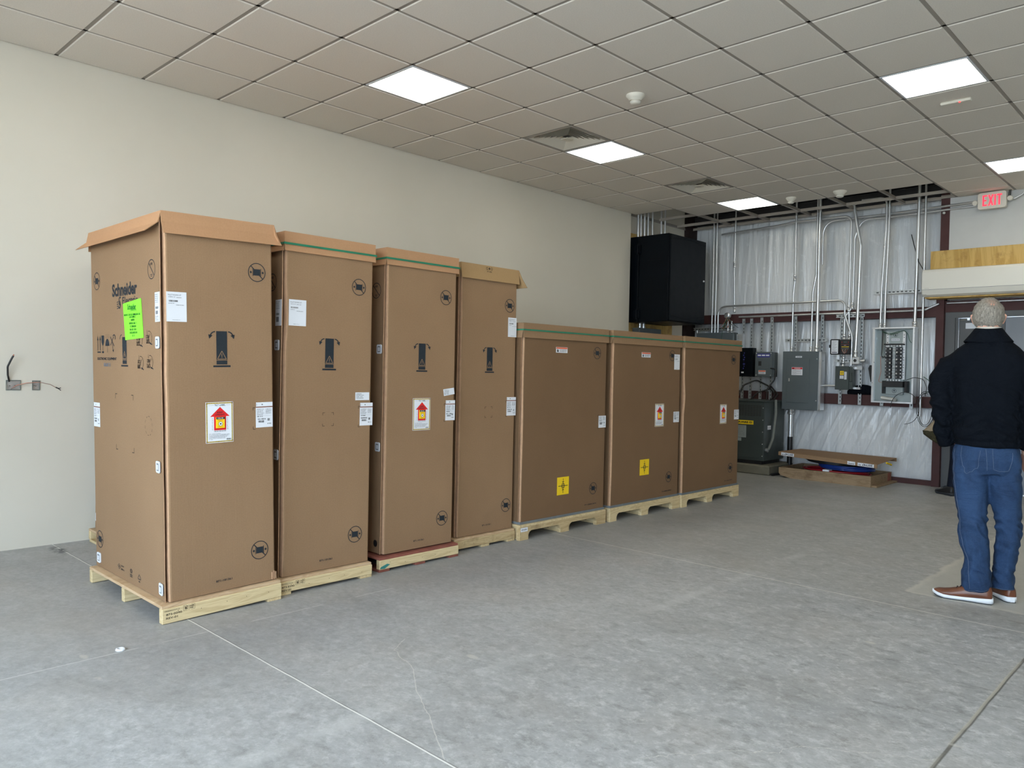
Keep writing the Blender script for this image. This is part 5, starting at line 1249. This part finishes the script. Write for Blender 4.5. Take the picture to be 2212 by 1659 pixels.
F = Flat(lambda u, v, q: ft(u, -.0055 - q, v), 'paper')
F.rect(.04, .215, .0, .040, 'paper', .001); F.barcode(.048, .078, .006, .022, 'ink', .0016, 4); F.text('207747', .205, .034, .12, .027, 'ink', .0016, .03, PI)
F.build('number_sticker', R_, label='white sticker with an upside down number')
F = Flat(lambda u, v, q: ft(u, -.0055 - q, v), 'paper'); F.rect(.905, 1.0, -.002, .040, 'paper', .001); F.barcode(.915, .99, .004, .020, 'ink', .0016, 6); F.rect(.92, .93, .030, .034, 'ink', .0016); F.build('barcode_sticker', R_)
F = Flat(lambda u, v, q: ft(u, -.0055 - q, v), 'paper'); F.rect(1.03, 1.225, -.002, .038, 'paper', .001); F.barcode(1.04, 1.07, .004, .020, 'ink', .0016, 7); F.text('207747', 1.21, .033, .125, .027, 'ink', .0016, .03, PI); F.build('number_sticker', R_, label='white sticker with an upside down number')
mb = MB('yellow'); mb.tube([ft(LW + .01, .30, .03), ft(LW + .03, .40, .0), ft(LW + .0, .50, -.02)], .012, 6); mb.build('yellow_foam', R_, label='bit of yellow padding at the end')

# ------------------------------------------------------------------ air conditioner, backing boards, exit sign
mb = MB('osb'); mb.bbox(3.405, 4.75, 7.0, 7.018, 2.52, 2.945, .002); single(mb, 'plywood_board', 'plywood backing board above the air conditioner', 'board', (4.0, 7.0, 2.52))
mb = MB('osb'); mb.box(3.41, 4.75, 6.80, 6.998, 2.340, 2.356); single(mb, 'plywood_shelf', 'thin plywood edge right under the air conditioner', 'board', (4.0, 6.9, 2.34))
R_ = thing('air_conditioner', 'white wall mounted air conditioner above the door', 'air conditioner', (3.375, 6.99, 2.36))
aw = 1.20
def acp(x): return [(x, 0, .0), (x, -.17, .0), (x, -.215, .03), (x, -.235, .075), (x, -.238, .085), (x, -.238, .30), (x, -.225, .325), (x, -.19, .335), (x, 0, .335)]
mb = MB('acw')
def scl(p, k, cx=.0): return (p[0], p[1] * k, .165 + (p[2] - .165) * k)
mb.rings([[scl(p, .93) for p in acp(0)], acp(.012), acp(aw - .012), [scl(p, .93) for p in acp(aw)]], None, True, False); mb.build('unit_body', R_)
mb = MB('grey_print'); mb.box(.002, aw - .002, -.2395, -.236, .083, .087); mb.build('panel_seam', R_)
mb = MB('acw'); mb.prism([(-.242, .082), (-.220, .022), (-.212, .026), (-.234, .082)], lambda u, v, q: (q, u, v), .06, aw - .06); mb.build('louvre_flap', R_)
F = Flat(lambda u, v, q: (u, -.239 - q, v), 'grey_print'); F.scribble(.04, .098, .05, .005, 'grey_print', seed=3); F.build('front_print', R_)

R_ = thing('exit_sign', 'lit red and white exit sign with two emergency lamps', 'exit sign', (3.935, 6.93, 3.375))
Rz = lambda u, v, q: (u, -.055 - q, v + .012 * 0)
def rrect(w_, h_, r_): return [(cx_ + r_ * math.cos(t_), cy_ + r_ * math.sin(t_)) for cx_, cy_, t0 in ((w_ - r_, h_ - r_, 0), (r_, h_ - r_, PI / 2), (r_, r_, PI), (w_ - r_, r_, 1.5 * PI)) for t_ in [t0 + i * PI / 10 for i in range(6)]]
mb = MB('smoke'); mb.prism(rrect(.292, .192, .028), lambda u, v, q: (u, q, v), 0, -.055); mb.build('sign_housing', R_)
F = Flat(Rz, 'exit_red')
def L_(x, segs):
    for a, b in segs: F.line((x + a[0], .034 + a[1]), (x + b[0], .034 + b[1]), .0175, 'exit_red')
hh = .128
L_(.050, [((.008, 0), (.008, hh)), ((0, hh - .009), (.046, hh - .009)), ((0, hh / 2), (.040, hh / 2)), ((0, .009), (.046, .009))])
L_(.108, [((.006, 0), (.046, hh)), ((.046, 0), (.006, hh))]); L_(.170, [((.008, 0), (.008, hh))]); L_(.195, [((0, hh - .009), (.052, hh - .009)), ((.026, 0), (.026, hh))])
F.build('exit_letters', R_, label='glowing red capitals reading exit')
for x, z in ((-.032, .085), (.326, .098)):
    mb = MB('smoke'); mb.lathe((x, -.02, z), [(.018, 0), (.030, -.018), (.030, -.030), (.024, -.032)], 'y', 18); mb.box(min(x, .0 if x < 0 else .292), max(x, .0 if x < 0 else .292), -.02, -.008, z - .009, z + .009); lo = mb.build('lamp_head', R_)
    mb = MB('clear'); mb.lathe((x, -.0325, z), [(.022, 0), (.012, -.004), (.001, -.005)], 'y', 16); mb.build('lens', lo)
conduit('short curved conduit from the ceiling to the right side of the exit sign', [(4.40, 6.96, 3.62), (4.38, 6.96, 3.52), (4.29, 6.94, 3.47)], .010, .05)
mb = MB('cable_black'); mb.tube([(4.24, 6.95, 3.60), (4.235, 6.95, 3.50)], .006, 6); mb.tube([(4.255, 6.95, 3.60), (4.25, 6.95, 3.50)], .006, 6); single(mb, 'sign_hanger', 'thin dark hanger wires above the right end of the exit sign', 'hanger')
conduit('bright conduit above the door header', [(3.58, 7.09, 2.30), (4.8, 7.09, 2.30)], .011, couple=())
mb = MB('alu'); mb.lathe((3.545, 6.985, 3.405), [(.018, 0), (.018, -.014), (.006, -.02)], 'y', 12); single(mb, 'beam_clamp', 'round steel clamp on the brown column under the conduits', 'bracket', (3.545, 6.99, 3.405))

# ------------------------------------------------------------------ open wall boxes and their cables, left edge
def wall_box(y0, y1, z0, z1, label, r=.012):
    R_ = thing('outlet_box', label, 'outlet box', (0, y0, z0)); w_, h_ = y1 - y0, z1 - z0; mb = MB('cable_grey')
    mb.box(.0, .006, 0, w_, 0, .006); mb.box(.0, .006, 0, w_, h_ - .006, h_); mb.box(0, .006, 0, .006, .006, h_ - .006); mb.box(0, .006, w_ - .006, w_, .006, h_ - .006); mb.build('box_rim', R_)
    mb = MB('galv'); mb.box(.0006, .0016, .006, w_ - .006, .006, h_ - .006); mb.box(.0016, .003, .02, .028, h_ * .4, h_ * .46, 'slot'); mb.box(.0016, .003, w_ - .04, w_ - .032, h_ * .45, h_ * .5, 'slot')
    mb.build('box_back', R_, label='bare metal inside of the box'); return R_
wall_box(-2.125, -2.033, 1.142, 1.215, 'open metal wall box with two cables, left one')
wall_box(-1.962, -1.912, 1.142, 1.212, 'narrow open metal wall box, right one')
mb = MB('cable_black'); mb.tube(fillet([(.004, -2.105, 1.205), (.03, -2.120, 1.25), (.045, -2.125, 1.31), (.06, -2.105, 1.365), (.065, -2.095, 1.388)], .04), .0065, 8); mb.tube([(.065, -2.095, 1.388), (.066, -2.093, 1.397)], .004, 6, 'copper')
single(mb, 'electrical_cable', 'thick black cable standing up out of the left wall box', 'cable', (.004, -2.105, 1.205))
R_ = thing('electrical_cable', 'thin twin cable arching right across the narrow wall box', 'cable', (.004, -2.095, 1.15))
for k in (0, 1):
    mb = MB('cable_grey' if k else 'copper'); mb.tube(fillet([(0, 0, 0), (.02, .03, .028 - k * .004), (.04, .09, .045 - k * .003), (.05, .17, .050), (.055, .235, .035), (.055, .275, .010)], .05), .0022, 6); mb.build('wire', R_)
mb = MB('cable_black'); mb.tube([(.055, .270, .014), (.057, .292, .004)], .0045, 6); mb.tube([(.057, .288, .006), (.06, .303, .010)], .003, 6); mb.tube([(.057, .288, .004), (.06, .303, -.008)], .003, 6); mb.build('connector', R_)

# crumbs on the floor
mb = MB('whitepl'); mb.lathe((2.562, -2.238, 0), [(.022, .002), (.020, .010), (.012, .011), (.010, .004)], 'z', 12); single(mb, 'plastic_cap', 'tiny white cap lying on the floor in front of the nearest pallet', 'cap', (2.562, -2.238, 0))

# ------------------------------------------------------------------ people
def loft(mb, rings, seg=20, m=None, p=2.3):
    """rings: (cx, cy, cz, rx, ry) level ellipses"""
    R = []
    for r in rings:
        cx, cy, cz, rx, ry = r[:5]; g = []
        for k in range(seg):
            a = 2 * PI * k / seg; c, s_ = math.cos(a), math.sin(a)
            g.append((cx + rx * math.copysign(abs(c) ** (2 / p), c), cy + ry * math.copysign(abs(s_) ** (2 / p), s_), cz + (r[5] * c if len(r) > 5 else 0) + (r[6] * s_ if len(r) > 6 else 0)))
        R.append(g)
    mb.rings(R, m)
def fuse(mb, name, parent, voxel, smooth=4, fac=.5, mat=None, fn=None, **props):
    """weld overlapping closed shapes into one skin"""
    o = mb.build(name + '_raw'); r = o.modifiers.new('r', 'REMESH'); r.mode = 'VOXEL'; r.voxel_size = voxel; r.use_smooth_shade = True
    s_ = o.modifiers.new('s', 'SMOOTH'); s_.factor = fac; s_.iterations = smooth
    dg = bpy.context.evaluated_depsgraph_get(); me = bpy.data.meshes.new_from_object(o.evaluated_get(dg))
    bpy.data.objects.remove(o); me.name = name
    if fn:
        me.update(); co = [v.co.copy() for v in me.vertices]; nr = [v.normal.copy() for v in me.vertices]
        for v, c, n_ in zip(me.vertices, co, nr): v.co = c + n_ * fn(c)
    me.materials.clear(); me.materials.append(M[mat or mb.mats[0]])
    for p in me.polygons: p.use_smooth = True; p.material_index = 0
    q = bpy.data.objects.new(name, me); COL.objects.link(q); q.parent = parent
    for k, v in props.items(): q[k] = v
    return q
def limb(mb, pts, rr, m=None, seg=14): mb.tube(fillet(pts, .06, 4) if 0 else pts, 0, seg, m, True, rr)
def hand(mb, wr, d, side, curl=.5, m=None):
    """palm, four bent fingers of different length and a thumb; d: pointing direction, side: towards the thumb"""
    wr = Vector(wr); d = Vector(d).normalized(); s_ = (Vector(side) - d * Vector(side).dot(d)).normalized(); n_ = d.cross(s_)
    pal = []
    for t_, w_, th in ((0, .026, .018), (.03, .036, .016), (.065, .042, .014), (.09, .040, .012)):
        c = wr + d * t_; pal.append([c + s_ * w_ * math.cos(a) + n_ * th * math.sin(a) for a in [2 * PI * k / 12 for k in range(12)]])
    mb.rings(pal, m)
    for k, (L, o) in enumerate(((.066, .030), (.076, .010), (.070, -.010), (.054, -.029))):
        p = wr + d * .080 + s_ * o; P = [p]; ang = 0
        for j, f_ in enumerate((.42, .32, .26)):
            ang += curl * (.5 + .25 * j); P.append(P[-1] + (d * math.cos(ang) + n_ * math.sin(ang)) * L * f_ * 1.15)
        mb.tube(P, .008, 8, m, True, [.0095, .0088, .008, .0062])
    p = wr + d * .022 + s_ * .026; P = [p, p + (d * .6 + s_ * .8).normalized() * .030, p + (d * .8 + s_ * .75 + n_ * .2).normalized() * .058, p + (d * .95 + s_ * .6 + n_ * .4).normalized() * .080]
    mb.tube(P, .01, 8, m, True, [.013, .011, .0098, .007])
def head(mb, c, m='skin', k=1.0):
    cx, cy, cz = c   # centre of the skull; faces +y
    rings = []
    for z, rx, ry, oy in ((-.118, .020, .020, .052), (-.112, .036, .040, .040), (-.095, .052, .062, .026), (-.070, .062, .080, .012), (-.035, .070, .090, .004), (0, .074, .096, 0), (.035, .076, .098, -.003), (.062, .066, .086, -.005), (.084, .050, .066, -.006), (.096, .028, .036, -.006), (.100, .006, .008, -.006)):
        rings.append((cx, cy + oy * k, cz + z * k, rx * k, ry * k))
    loft(mb, rings, 22, m, 2.15)
    mb.tube([(cx, cy + .092 * k, cz + .010 * k), (cx, cy + .104 * k, cz - .012 * k), (cx, cy + .112 * k, cz - .032 * k), (cx, cy + .094 * k, cz - .040 * k)], .01, 8, m, True, [.008, .010, .014, .009])
    for s_ in (-1, 1):
        mb.tube([(cx + s_ * .074 * k, cy - .002, cz - .045 * k), (cx + s_ * .080 * k, cy - .006, cz - .022 * k), (cx + s_ * .086 * k, cy - .016, cz + .002), (cx + s_ * .082 * k, cy - .014, cz + .014)], .01, 8, m, True, [.008, .010, .013, .009])
    mb.tube([(cx - .022, cy + .088 * k, cz - .066 * k), (cx, cy + .093 * k, cz - .066 * k), (cx + .022, cy + .088 * k, cz - .066 * k)], .006, 8, m)
def face_bits(c, parent, k=1.0):
    cx, cy, cz = c
    for s_ in (-1, 1):
        mb = MB('paper'); mb.sphere((cx + s_ * .030 * k, cy + .080 * k, cz - .002), .0125, 1, 1, 1, 10); e = mb.build('eye', parent)
        mb = MB('tread'); mb.sphere((cx + s_ * .030 * k, cy + .0905 * k, cz - .002), .0045, 1, .6, 1, 8); mb.build('pupil', e)
        mb = MB('hair'); mb.tube([(cx + s_ * .014, cy + .094 * k, cz + .020), (cx + s_ * .032, cy + .092 * k, cz + .026), (cx + s_ * .048, cy + .080 * k, cz + .020)], .004, 6); mb.build('eyebrow', parent)
def hair(c, parent, m='hair', k=1.0):
    cx, cy, cz = c; R = []; seg = 90; N = 44
    for i in range(N + 1):
        ph = PI * (.012 + .755 * i / N); g = []
        for j in range(seg):
            a = 2 * PI * j / seg; sx, sy = math.cos(a), math.sin(a); front = max(0, sy)
            phh = min(ph, PI * (.765 - .42 * front ** .6 + (.0 if sy < .1 else 0)))
            low = max(0.0, phh / PI - .5)
            nv = noise.noise(Vector((sx * 3, sy * 3, phh * 4))) * .005 + noise.noise(Vector((sx * 14, sy * 14, phh * 5))) * .003 + noise.noise(Vector((sx * 34, sy * 34, phh * 9))) * .003
            r_ = 1.0 - low * .42
            g.append((cx + (.0855 * k + nv) * math.sin(phh) * sx * r_ * (1.04 if low > 0 else 1), cy - .005 + (.103 * k + nv) * math.sin(phh) * sy * r_, cz + .004 + (.110 * k + nv) * math.cos(phh) * (1 if phh < PI / 2 else .98)))
        R.append(g)
    mb = MB(m); mb.rings(R[::-1], None, True, True); return mb.build('hair', parent)
def shoe(parent, heel, yaw, L=.322, up='leather', so='solew', name='shoe'):
    """heel point on the floor, yaw: toe direction in the local frame"""
    ca, sa = math.cos(yaw), math.sin(yaw); hx, hy, hz = heel
    def P(l, s_, z): return (hx + l * ca - s_ * sa, hy + l * sa + s_ * ca, hz + z)
    W_ = [(0, .012), (.008, .026), (.03, .035), (.08, .037), (.15, .039), (.21, .049), (.255, .050), (.29, .041), (.312, .024), (.322, .008)]
    mb = MB(so); R = []
    for l, w_ in W_:
        l = l * L / .322; th = .036 - .012 * min(1, max(0, (l - .02) / .16)); lift = .018 * max(0, (l / L - .80) / .2) ** 1.5; b = .008 * (1 - math.sin(PI * min(1, l / .12) * .5))
        R.append([P(l, s_ * w_, z) for s_, z in ((1.06, th + lift), (1.08, th * .5 + lift + .002), (.96, .006 + lift), (-.96, .006 + lift), (-1.08, th * .5 + lift + .002), (-1.06, th + lift))])
    mb.rings(R, None, True, True); s0 = mb.build(name + '_sole', parent)
    mb = MB('tread'); R = []
    for l, w_ in W_[1:-1]:
        l = l * L / .322; lift = .018 * max(0, (l / L - .80) / .2) ** 1.5; R.append([P(l, s_ * w_ * .93, z) for s_, z in ((1, .0065 + lift), (1, .0005 + lift), (-1, .0005 + lift), (-1, .0065 + lift))])
    mb.rings(R, None, True, False); mb.build(name + '_tread', s0, label='dark underside of the sole')
    mb = MB(up); R = []
    for l, w_, h_, flat in ((.006, .018, .075, .6), (.012, .028, .098, .6), (.035, .034, .108, .6), (.075, .036, .110, .55), (.115, .037, .104, .5), (.15, .038, .090, .45), (.19, .043, .074, .4), (.225, .0465, .062, .4), (.26, .0455, .054, .4), (.287, .037, .046, .4), (.306, .023, .037, .4), (.315, .009, .030, .4)):
        l = l * L / .322; b = .026; g = []; lift = .012 * max(0, (l / L - .8) / .2)
        for k in range(15):
            a = PI * k / 14; c_, s_ = math.cos(a), math.sin(a); g.append(P(l, w_ * math.copysign(abs(c_) ** .8, c_), b + lift + (h_ - b) * abs(s_) ** .75))
        R.append(g)
    mb.rings(R, None, True, True); u0 = mb.build(name + '_upper', parent)
    mb = MB('tread')
    for k in range(4): mb.tube([P(.135 + k * .018, -.016, .092 - k * .0062), P(.137 + k * .018, 0, .099 - k * .0062), P(.139 + k * .018, .016, .092 - k * .0062)], .0022, 5)
    mb.tube([P(.133, 0, .100), P(.118, .022, .108), P(.128, .030, .10)], .002, 5); mb.tube([P(.133, 0, .100), P(.116, -.020, .110), P(.128, -.030, .102)], .002, 5)
    mb.build(name + '_laces', u0)

# the visitor with his back to the camera
PM = thing('person', 'grey haired person in a dark jacket, blue jeans and brown shoes, seen from behind', 'person', (5.32, 1.85, 0), (0, 0, .193))
HC = (-.130, .012, 1.742)
mb = MB('skin'); head(mb, HC)
loft(mb, [(-.128, .005, 1.52, .075, .06), (-.128, .0, 1.58, .062, .062), (-.129, -.004, 1.64, .060, .064), (-.13, .0, 1.70, .060, .066)], 18)
loft(mb, [(-.12, 0, .90, .13, .10), (-.12, 0, 1.1, .14, .10), (-.12, 0, 1.35, .155, .10), (-.12, 0, 1.46, .15, .09), (-.125, 0, 1.53, .08, .06)], 18)
limb(mb, [(-.27, 0, 1.45), (-.368, -.02, 1.24), (-.356, .01, 1.06), (-.338, .05, .975)], [.055, .042, .036, .026]); hand(mb, (-.333, .065, .985), (.62, .78, -.05), (.0, .3, .9), .45)
limb(mb, [(.02, 0, 1.45), (.118, -.02, 1.24), (.106, .01, 1.06), (.088, .05, .955), (.085, .065, .91)], [.055, .042, .036, .028, .026]); hand(mb, (.085, .062, .92), (.0, .25, -1), (-.5, .8, 0), .35)
limb(mb, [(-.19, .01, .92), (-.175, .0, .5), (-.15, -.005, .12)], [.075, .055, .04]); limb(mb, [(-.05, .03, .92), (-.0, .07, .5), (-.01, .115, .12)], [.075, .055, .04])
fuse(mb, 'body', PM, .0062, 3)
face_bits(HC, PM); hair(HC, PM)
# jacket
mb = MB('jacket')
loft(mb, [(-.115, .0, .952, .178, .135), (-.115, 0, .985, .181, .140), (-.115, .0, 1.05, .184, .146), (-.117, .0, 1.15, .190, .150), (-.12, .0, 1.27, .200, .148), (-.122, .0, 1.38, .208, .138), (-.124, .0, 1.45, .208, .125), (-.125, .0, 1.505, .196, .110), (-.126, -.003, 1.548, .164, .096), (-.126, -.004, 1.580, .124, .084), (-.126, -.004, 1.602, .092, .074)], 28)
def arm(s_):
    X = lambda x: -.125 + s_ * x
    limb(mb, [(X(.150), 0, 1.470), (X(.205), -.005, 1.440), (X(.235), -.012, 1.36), (X(.243), -.022, 1.27), (X(.240), -.018, 1.18), (X(.232), .0, 1.09), (X(.225), .028, 1.01), (X(.212), .050, .955)], [.062, .074, .070, .064, .060, .056, .050, .044], seg=18)
arm(-1); arm(1)
def wr(c):
    x, y, z = c; s_ = 0.0
    ax = abs(x + .122)
    # sleeve creases gather at the elbow and above the cuff
    if ax > .17:
        e = math.exp(-((z - 1.20) / .13) ** 2) * .9 + math.exp(-((z - 1.02) / .08) ** 2) * .8
        s_ += e * .0085 * math.sin(z * 78 + x * 40 + y * 18 + 3 * noise.noise(Vector((x * 9, y * 9, z * 9))))
    # cloth hangs in soft drags from shoulder to hem, blouses over the hem
    s_ += .016 * noise.noise(Vector((x * 6 + z * 3.0, y * 6, z * 3.2))) + .006 * noise.noise(Vector((x * 18, y * 15, z * 12)))
    if ax < .2:
        s_ += .009 * math.exp(-((z - 1.04) / .045) ** 2) * (.6 + .6 * math.sin(x * 30 + z * 40)) - .010 * math.exp(-((z - .985) / .012) ** 2)
        s_ += .007 * math.exp(-((z - 1.10) / .09) ** 2) * math.sin(z * 95 + abs(x + .12) * 55)
    return s_
fuse(mb, 'jacket', PM, .0085, 5, fn=wr)
mb = MB('jacket'); seg = 40; R = []
for (z, rx, ry, th) in ((1.586, .132, .094, 0), (1.603, .118, .092, 0), (1.632, .096, .086, 0), (1.664, .074, .078, 0), (1.668, .069, .074, 0), (1.655, .070, .074, 0), (1.60, .078, .078, 0)):
    R.append([(-.127 + rx * math.cos(a), -.002 + ry * math.sin(a) * (1 if math.sin(a) < 0 else .95), z - (.030 * max(0, math.sin(a)) ** 1.2) + .004 * math.cos(a * 2)) for a in [2 * PI * k / seg for k in range(seg)]])
mb.rings(R, None, False, True); mb.build('jacket_collar', PM)
mb = MB('shirt'); mb.rings([[(-.127 + r_ * math.cos(a), -.002 + r_ * 1.06 * math.sin(a), z - .028 * max(0, math.sin(a))) for a in [2 * PI * k / 30 for k in range(30)]] for z, r_ in ((1.63, .069), (1.674, .067), (1.676, .065), (1.63, .064))], None, False, True); mb.build('shirt_collar', PM)
for s_ in (-1, 1):   # cuffs
    c = Vector((-.125 + s_ * .212, .050, .955)); d = Vector((-s_ * .013, .022, -.055)).normalized(); mb = MB('jacket'); u = d.orthogonal().normalized(); v = d.cross(u)
    mb.rings([[c + d * t_ + (u * math.cos(a) + v * math.sin(a)) * r_ for a in [2 * PI * k / 20 for k in range(20)]] for t_, r_ in ((-.045, .050), (-.004, .047), (.008, .046), (.008, .040), (-.03, .038))], None, False, True); mb.build('jacket_cuff', PM)
# jeans
mb = MB('denim')
loft(mb, [(-.115, .01, 1.03, .150, .115), (-.115, .008, .98, .162, .122), (-.115, .004, .93, .174, .132), (-.115, .0, .87, .180, .136), (-.113, .004, .82, .176, .128), (-.112, .008, .79, .160, .115)], 26)
loft(mb, [(-.200, .005, .90, .094, .118), (-.196, .004, .80, .099, .116), (-.194, .004, .70, .093, .106), (-.188, .004, .60, .086, .097), (-.182, .002, .50, .079, .088), (-.180, -.002, .42, .079, .085), (-.164, -.008, .34, .073, .083), (-.150, -.010, .26, .069, .082), (-.154, -.008, .18, .078, .088), (-.152, -.004, .12, .079, .088), (-.149, -.002, .072, .080, .088, .014)], 24)
loft(mb, [(-.032, .010, .90, .094, .116), (-.022, .018, .80, .090, .113), (-.018, .030, .70, .086, .105), (-.010, .045, .60, .080, .096), (.003, .060, .50, .070, .088), (.006, .070, .42, .064, .083), (.002, .080, .34, .067, .081), (-.004, .088, .26, .065, .080), (-.012, .094, .18, .061, .080), (-.013, .098, .12, .060, .080), (-.013, .100, .078, .060, .080)], 24)
def wj(c):
    x, y, z = c; s_ = .010 * noise.noise(Vector((x * 8, y * 8, z * 7))) + .005 * noise.noise(Vector((x * 22, y * 22, z * 16)))
    for zc, w_, a_ in ((.50, .055, .0055), (.43, .05, .006), (.33, .04, .0035), (.17, .05, .006), (.11, .03, .005), (.77, .05, .0045)):
        s_ += a_ * 1.5 * math.exp(-((z - zc) / w_) ** 2) * (.4 + noise.noise(Vector((x * 11 + 4, y * 11, z * 5)))) * math.sin(z * 105 + x * 60 + y * 45 + 5 * noise.noise(Vector((x * 9, y * 9, z * 9))))
    return s_
J = fuse(mb, 'jeans', PM, .0075, 3, fn=wj)
# seams and pockets
def on_leg(pts, name, rad=.0011):
    mb = MB('thread'); P = []
    from mathutils.bvhtree import BVHTree
    bv = BVHTree.FromPolygons([v.co for v in J.data.vertices], [p.vertices for p in J.data.polygons])
    for a, b in zip(pts, pts[1:]):
        for k in range(8):
            q = Vector(a).lerp(Vector(b), k / 8); loc, nr, i_, d_ = bv.find_nearest(q); P.append(loc + nr * .0006)
    mb.tube(P, rad, 5); return mb.build(name, J)
on_leg([(-.29, -.04, .93), (-.288, -.05, .8), (-.275, -.06, .65), (-.255, -.06, .5), (-.245, -.06, .42), (-.218, -.075, .3), (-.20, -.10, .2), (-.19, -.11, .07)], 'side_seam')
on_leg([(-.258, -.10, .955), (-.256, -.13, .83), (-.215, -.15, .790), (-.165, -.15, .815), (-.150, -.15, .955)], 'back_pocket')
on_leg([(-.085, -.15, .955), (-.075, -.15, .82), (-.04, -.15, .80), (.02, -.13, .81), (.035, -.12, .955)], 'back_pocket')
on_leg([(-.117, -.15, .955), (-.114, -.16, .86), (-.11, -.13, .80)], 'centre_seam')
for (cx, cy, z, rx, ry) in ((-.149, -.002, .080, .079, .087), (-.013, .100, .086, .059, .079)):
    on_leg([(cx + rx * math.cos(a), cy + ry * math.sin(a), z + (.014 * math.cos(a) if cx < -.1 else 0)) for a in [2 * PI * k / 16 for k in range(17)]], 'hem_seam')
shoe(PM, (-.058, -.040, .0), PI - .04, .325); shoe(PM, (.040, .062, .0), PI * .66, .325)

# second visitor, almost hidden behind the first
P2 = thing('person', 'person in a tan coat and dark trousers, mostly hidden behind the grey haired visitor', 'person', (3.97, 6.55, 0), (0, 0, .4))
HC2 = (.0, .01, 1.57)
mb = MB('skin'); head(mb, HC2, k=.95)
loft(mb, [(0, 0, 1.38, .07, .055), (0, 0, 1.44, .056, .056), (0, .0, 1.53, .054, .058)], 16); loft(mb, [(0, 0, .85, .12, .09), (0, 0, 1.2, .14, .09), (0, 0, 1.33, .14, .08), (0, 0, 1.39, .07, .05)], 16)
for s_ in (-1, 1):
    limb(mb, [(s_ * .15, 0, 1.30), (s_ * .22, -.02, 1.08), (s_ * .22, .05, .88)], [.05, .04, .026]); hand(mb, (s_ * .22, .055, .865), (0, .25, -1), (-s_ * .6, .8, 0), .4)
    limb(mb, [(s_ * .09, 0, .85), (s_ * .095, 0, .45), (s_ * .11, 0, .08)], [.07, .05, .038])
fuse(mb, 'body', P2, .0075, 3); face_bits(HC2, P2, .95); hair(HC2, P2, k=.95)
mb = MB('tan'); loft(mb, [(0, 0, .72, .24, .17), (0, 0, .80, .215, .155), (0, 0, .95, .19, .14), (0, 0, 1.15, .19, .135), (0, 0, 1.28, .19, .12), (0, 0, 1.35, .15, .09), (0, 0, 1.40, .08, .07)], 24)
for s_ in (-1, 1): limb(mb, [(s_ * .15, 0, 1.31), (s_ * .21, -.01, 1.2), (s_ * .235, -.02, 1.07), (s_ * .24, .02, .95), (s_ * .225, .05, .88)], [.06, .066, .060, .052, .045])
loft(mb, [(-.30, .02, .735, .16, .05), (-.27, .02, .80, .125, .05), (-.235, .02, .90, .08, .045), (-.21, .02, .98, .05, .04)], 18)
fuse(mb, 'coat', P2, .010, 4)
mb = MB('olive'); loft(mb, [(-.225, .02, .575, .04, .03), (-.26, .02, .64, .11, .045), (-.295, .02, .70, .15, .047), (-.30, .02, .745, .155, .046)], 20); mb.build('coat_lining', P2, label='olive quilted lining of the coat')
mb = MB('dkdenim')
loft(mb, [(0, 0, .92, .15, .11), (0, 0, .84, .165, .12), (0, 0, .78, .15, .11)], 20)
for s_ in (-1, 1): loft(mb, [(s_ * .085, 0, .84, .085, .10), (s_ * .09, 0, .6, .076, .085), (s_ * .10, 0, .42, .065, .07), (s_ * .12, 0, .2, .06, .068), (s_ * .13, 0, .05, .062, .07)], 18)
fuse(mb, 'trousers', P2, .010, 3)
shoe(P2, (-.13, -.09, 0), PI / 2 + .5, .29, 'blackpl', 'tread'); shoe(P2, (.13, -.09, 0), PI / 2 - .2, .29, 'blackpl', 'tread')
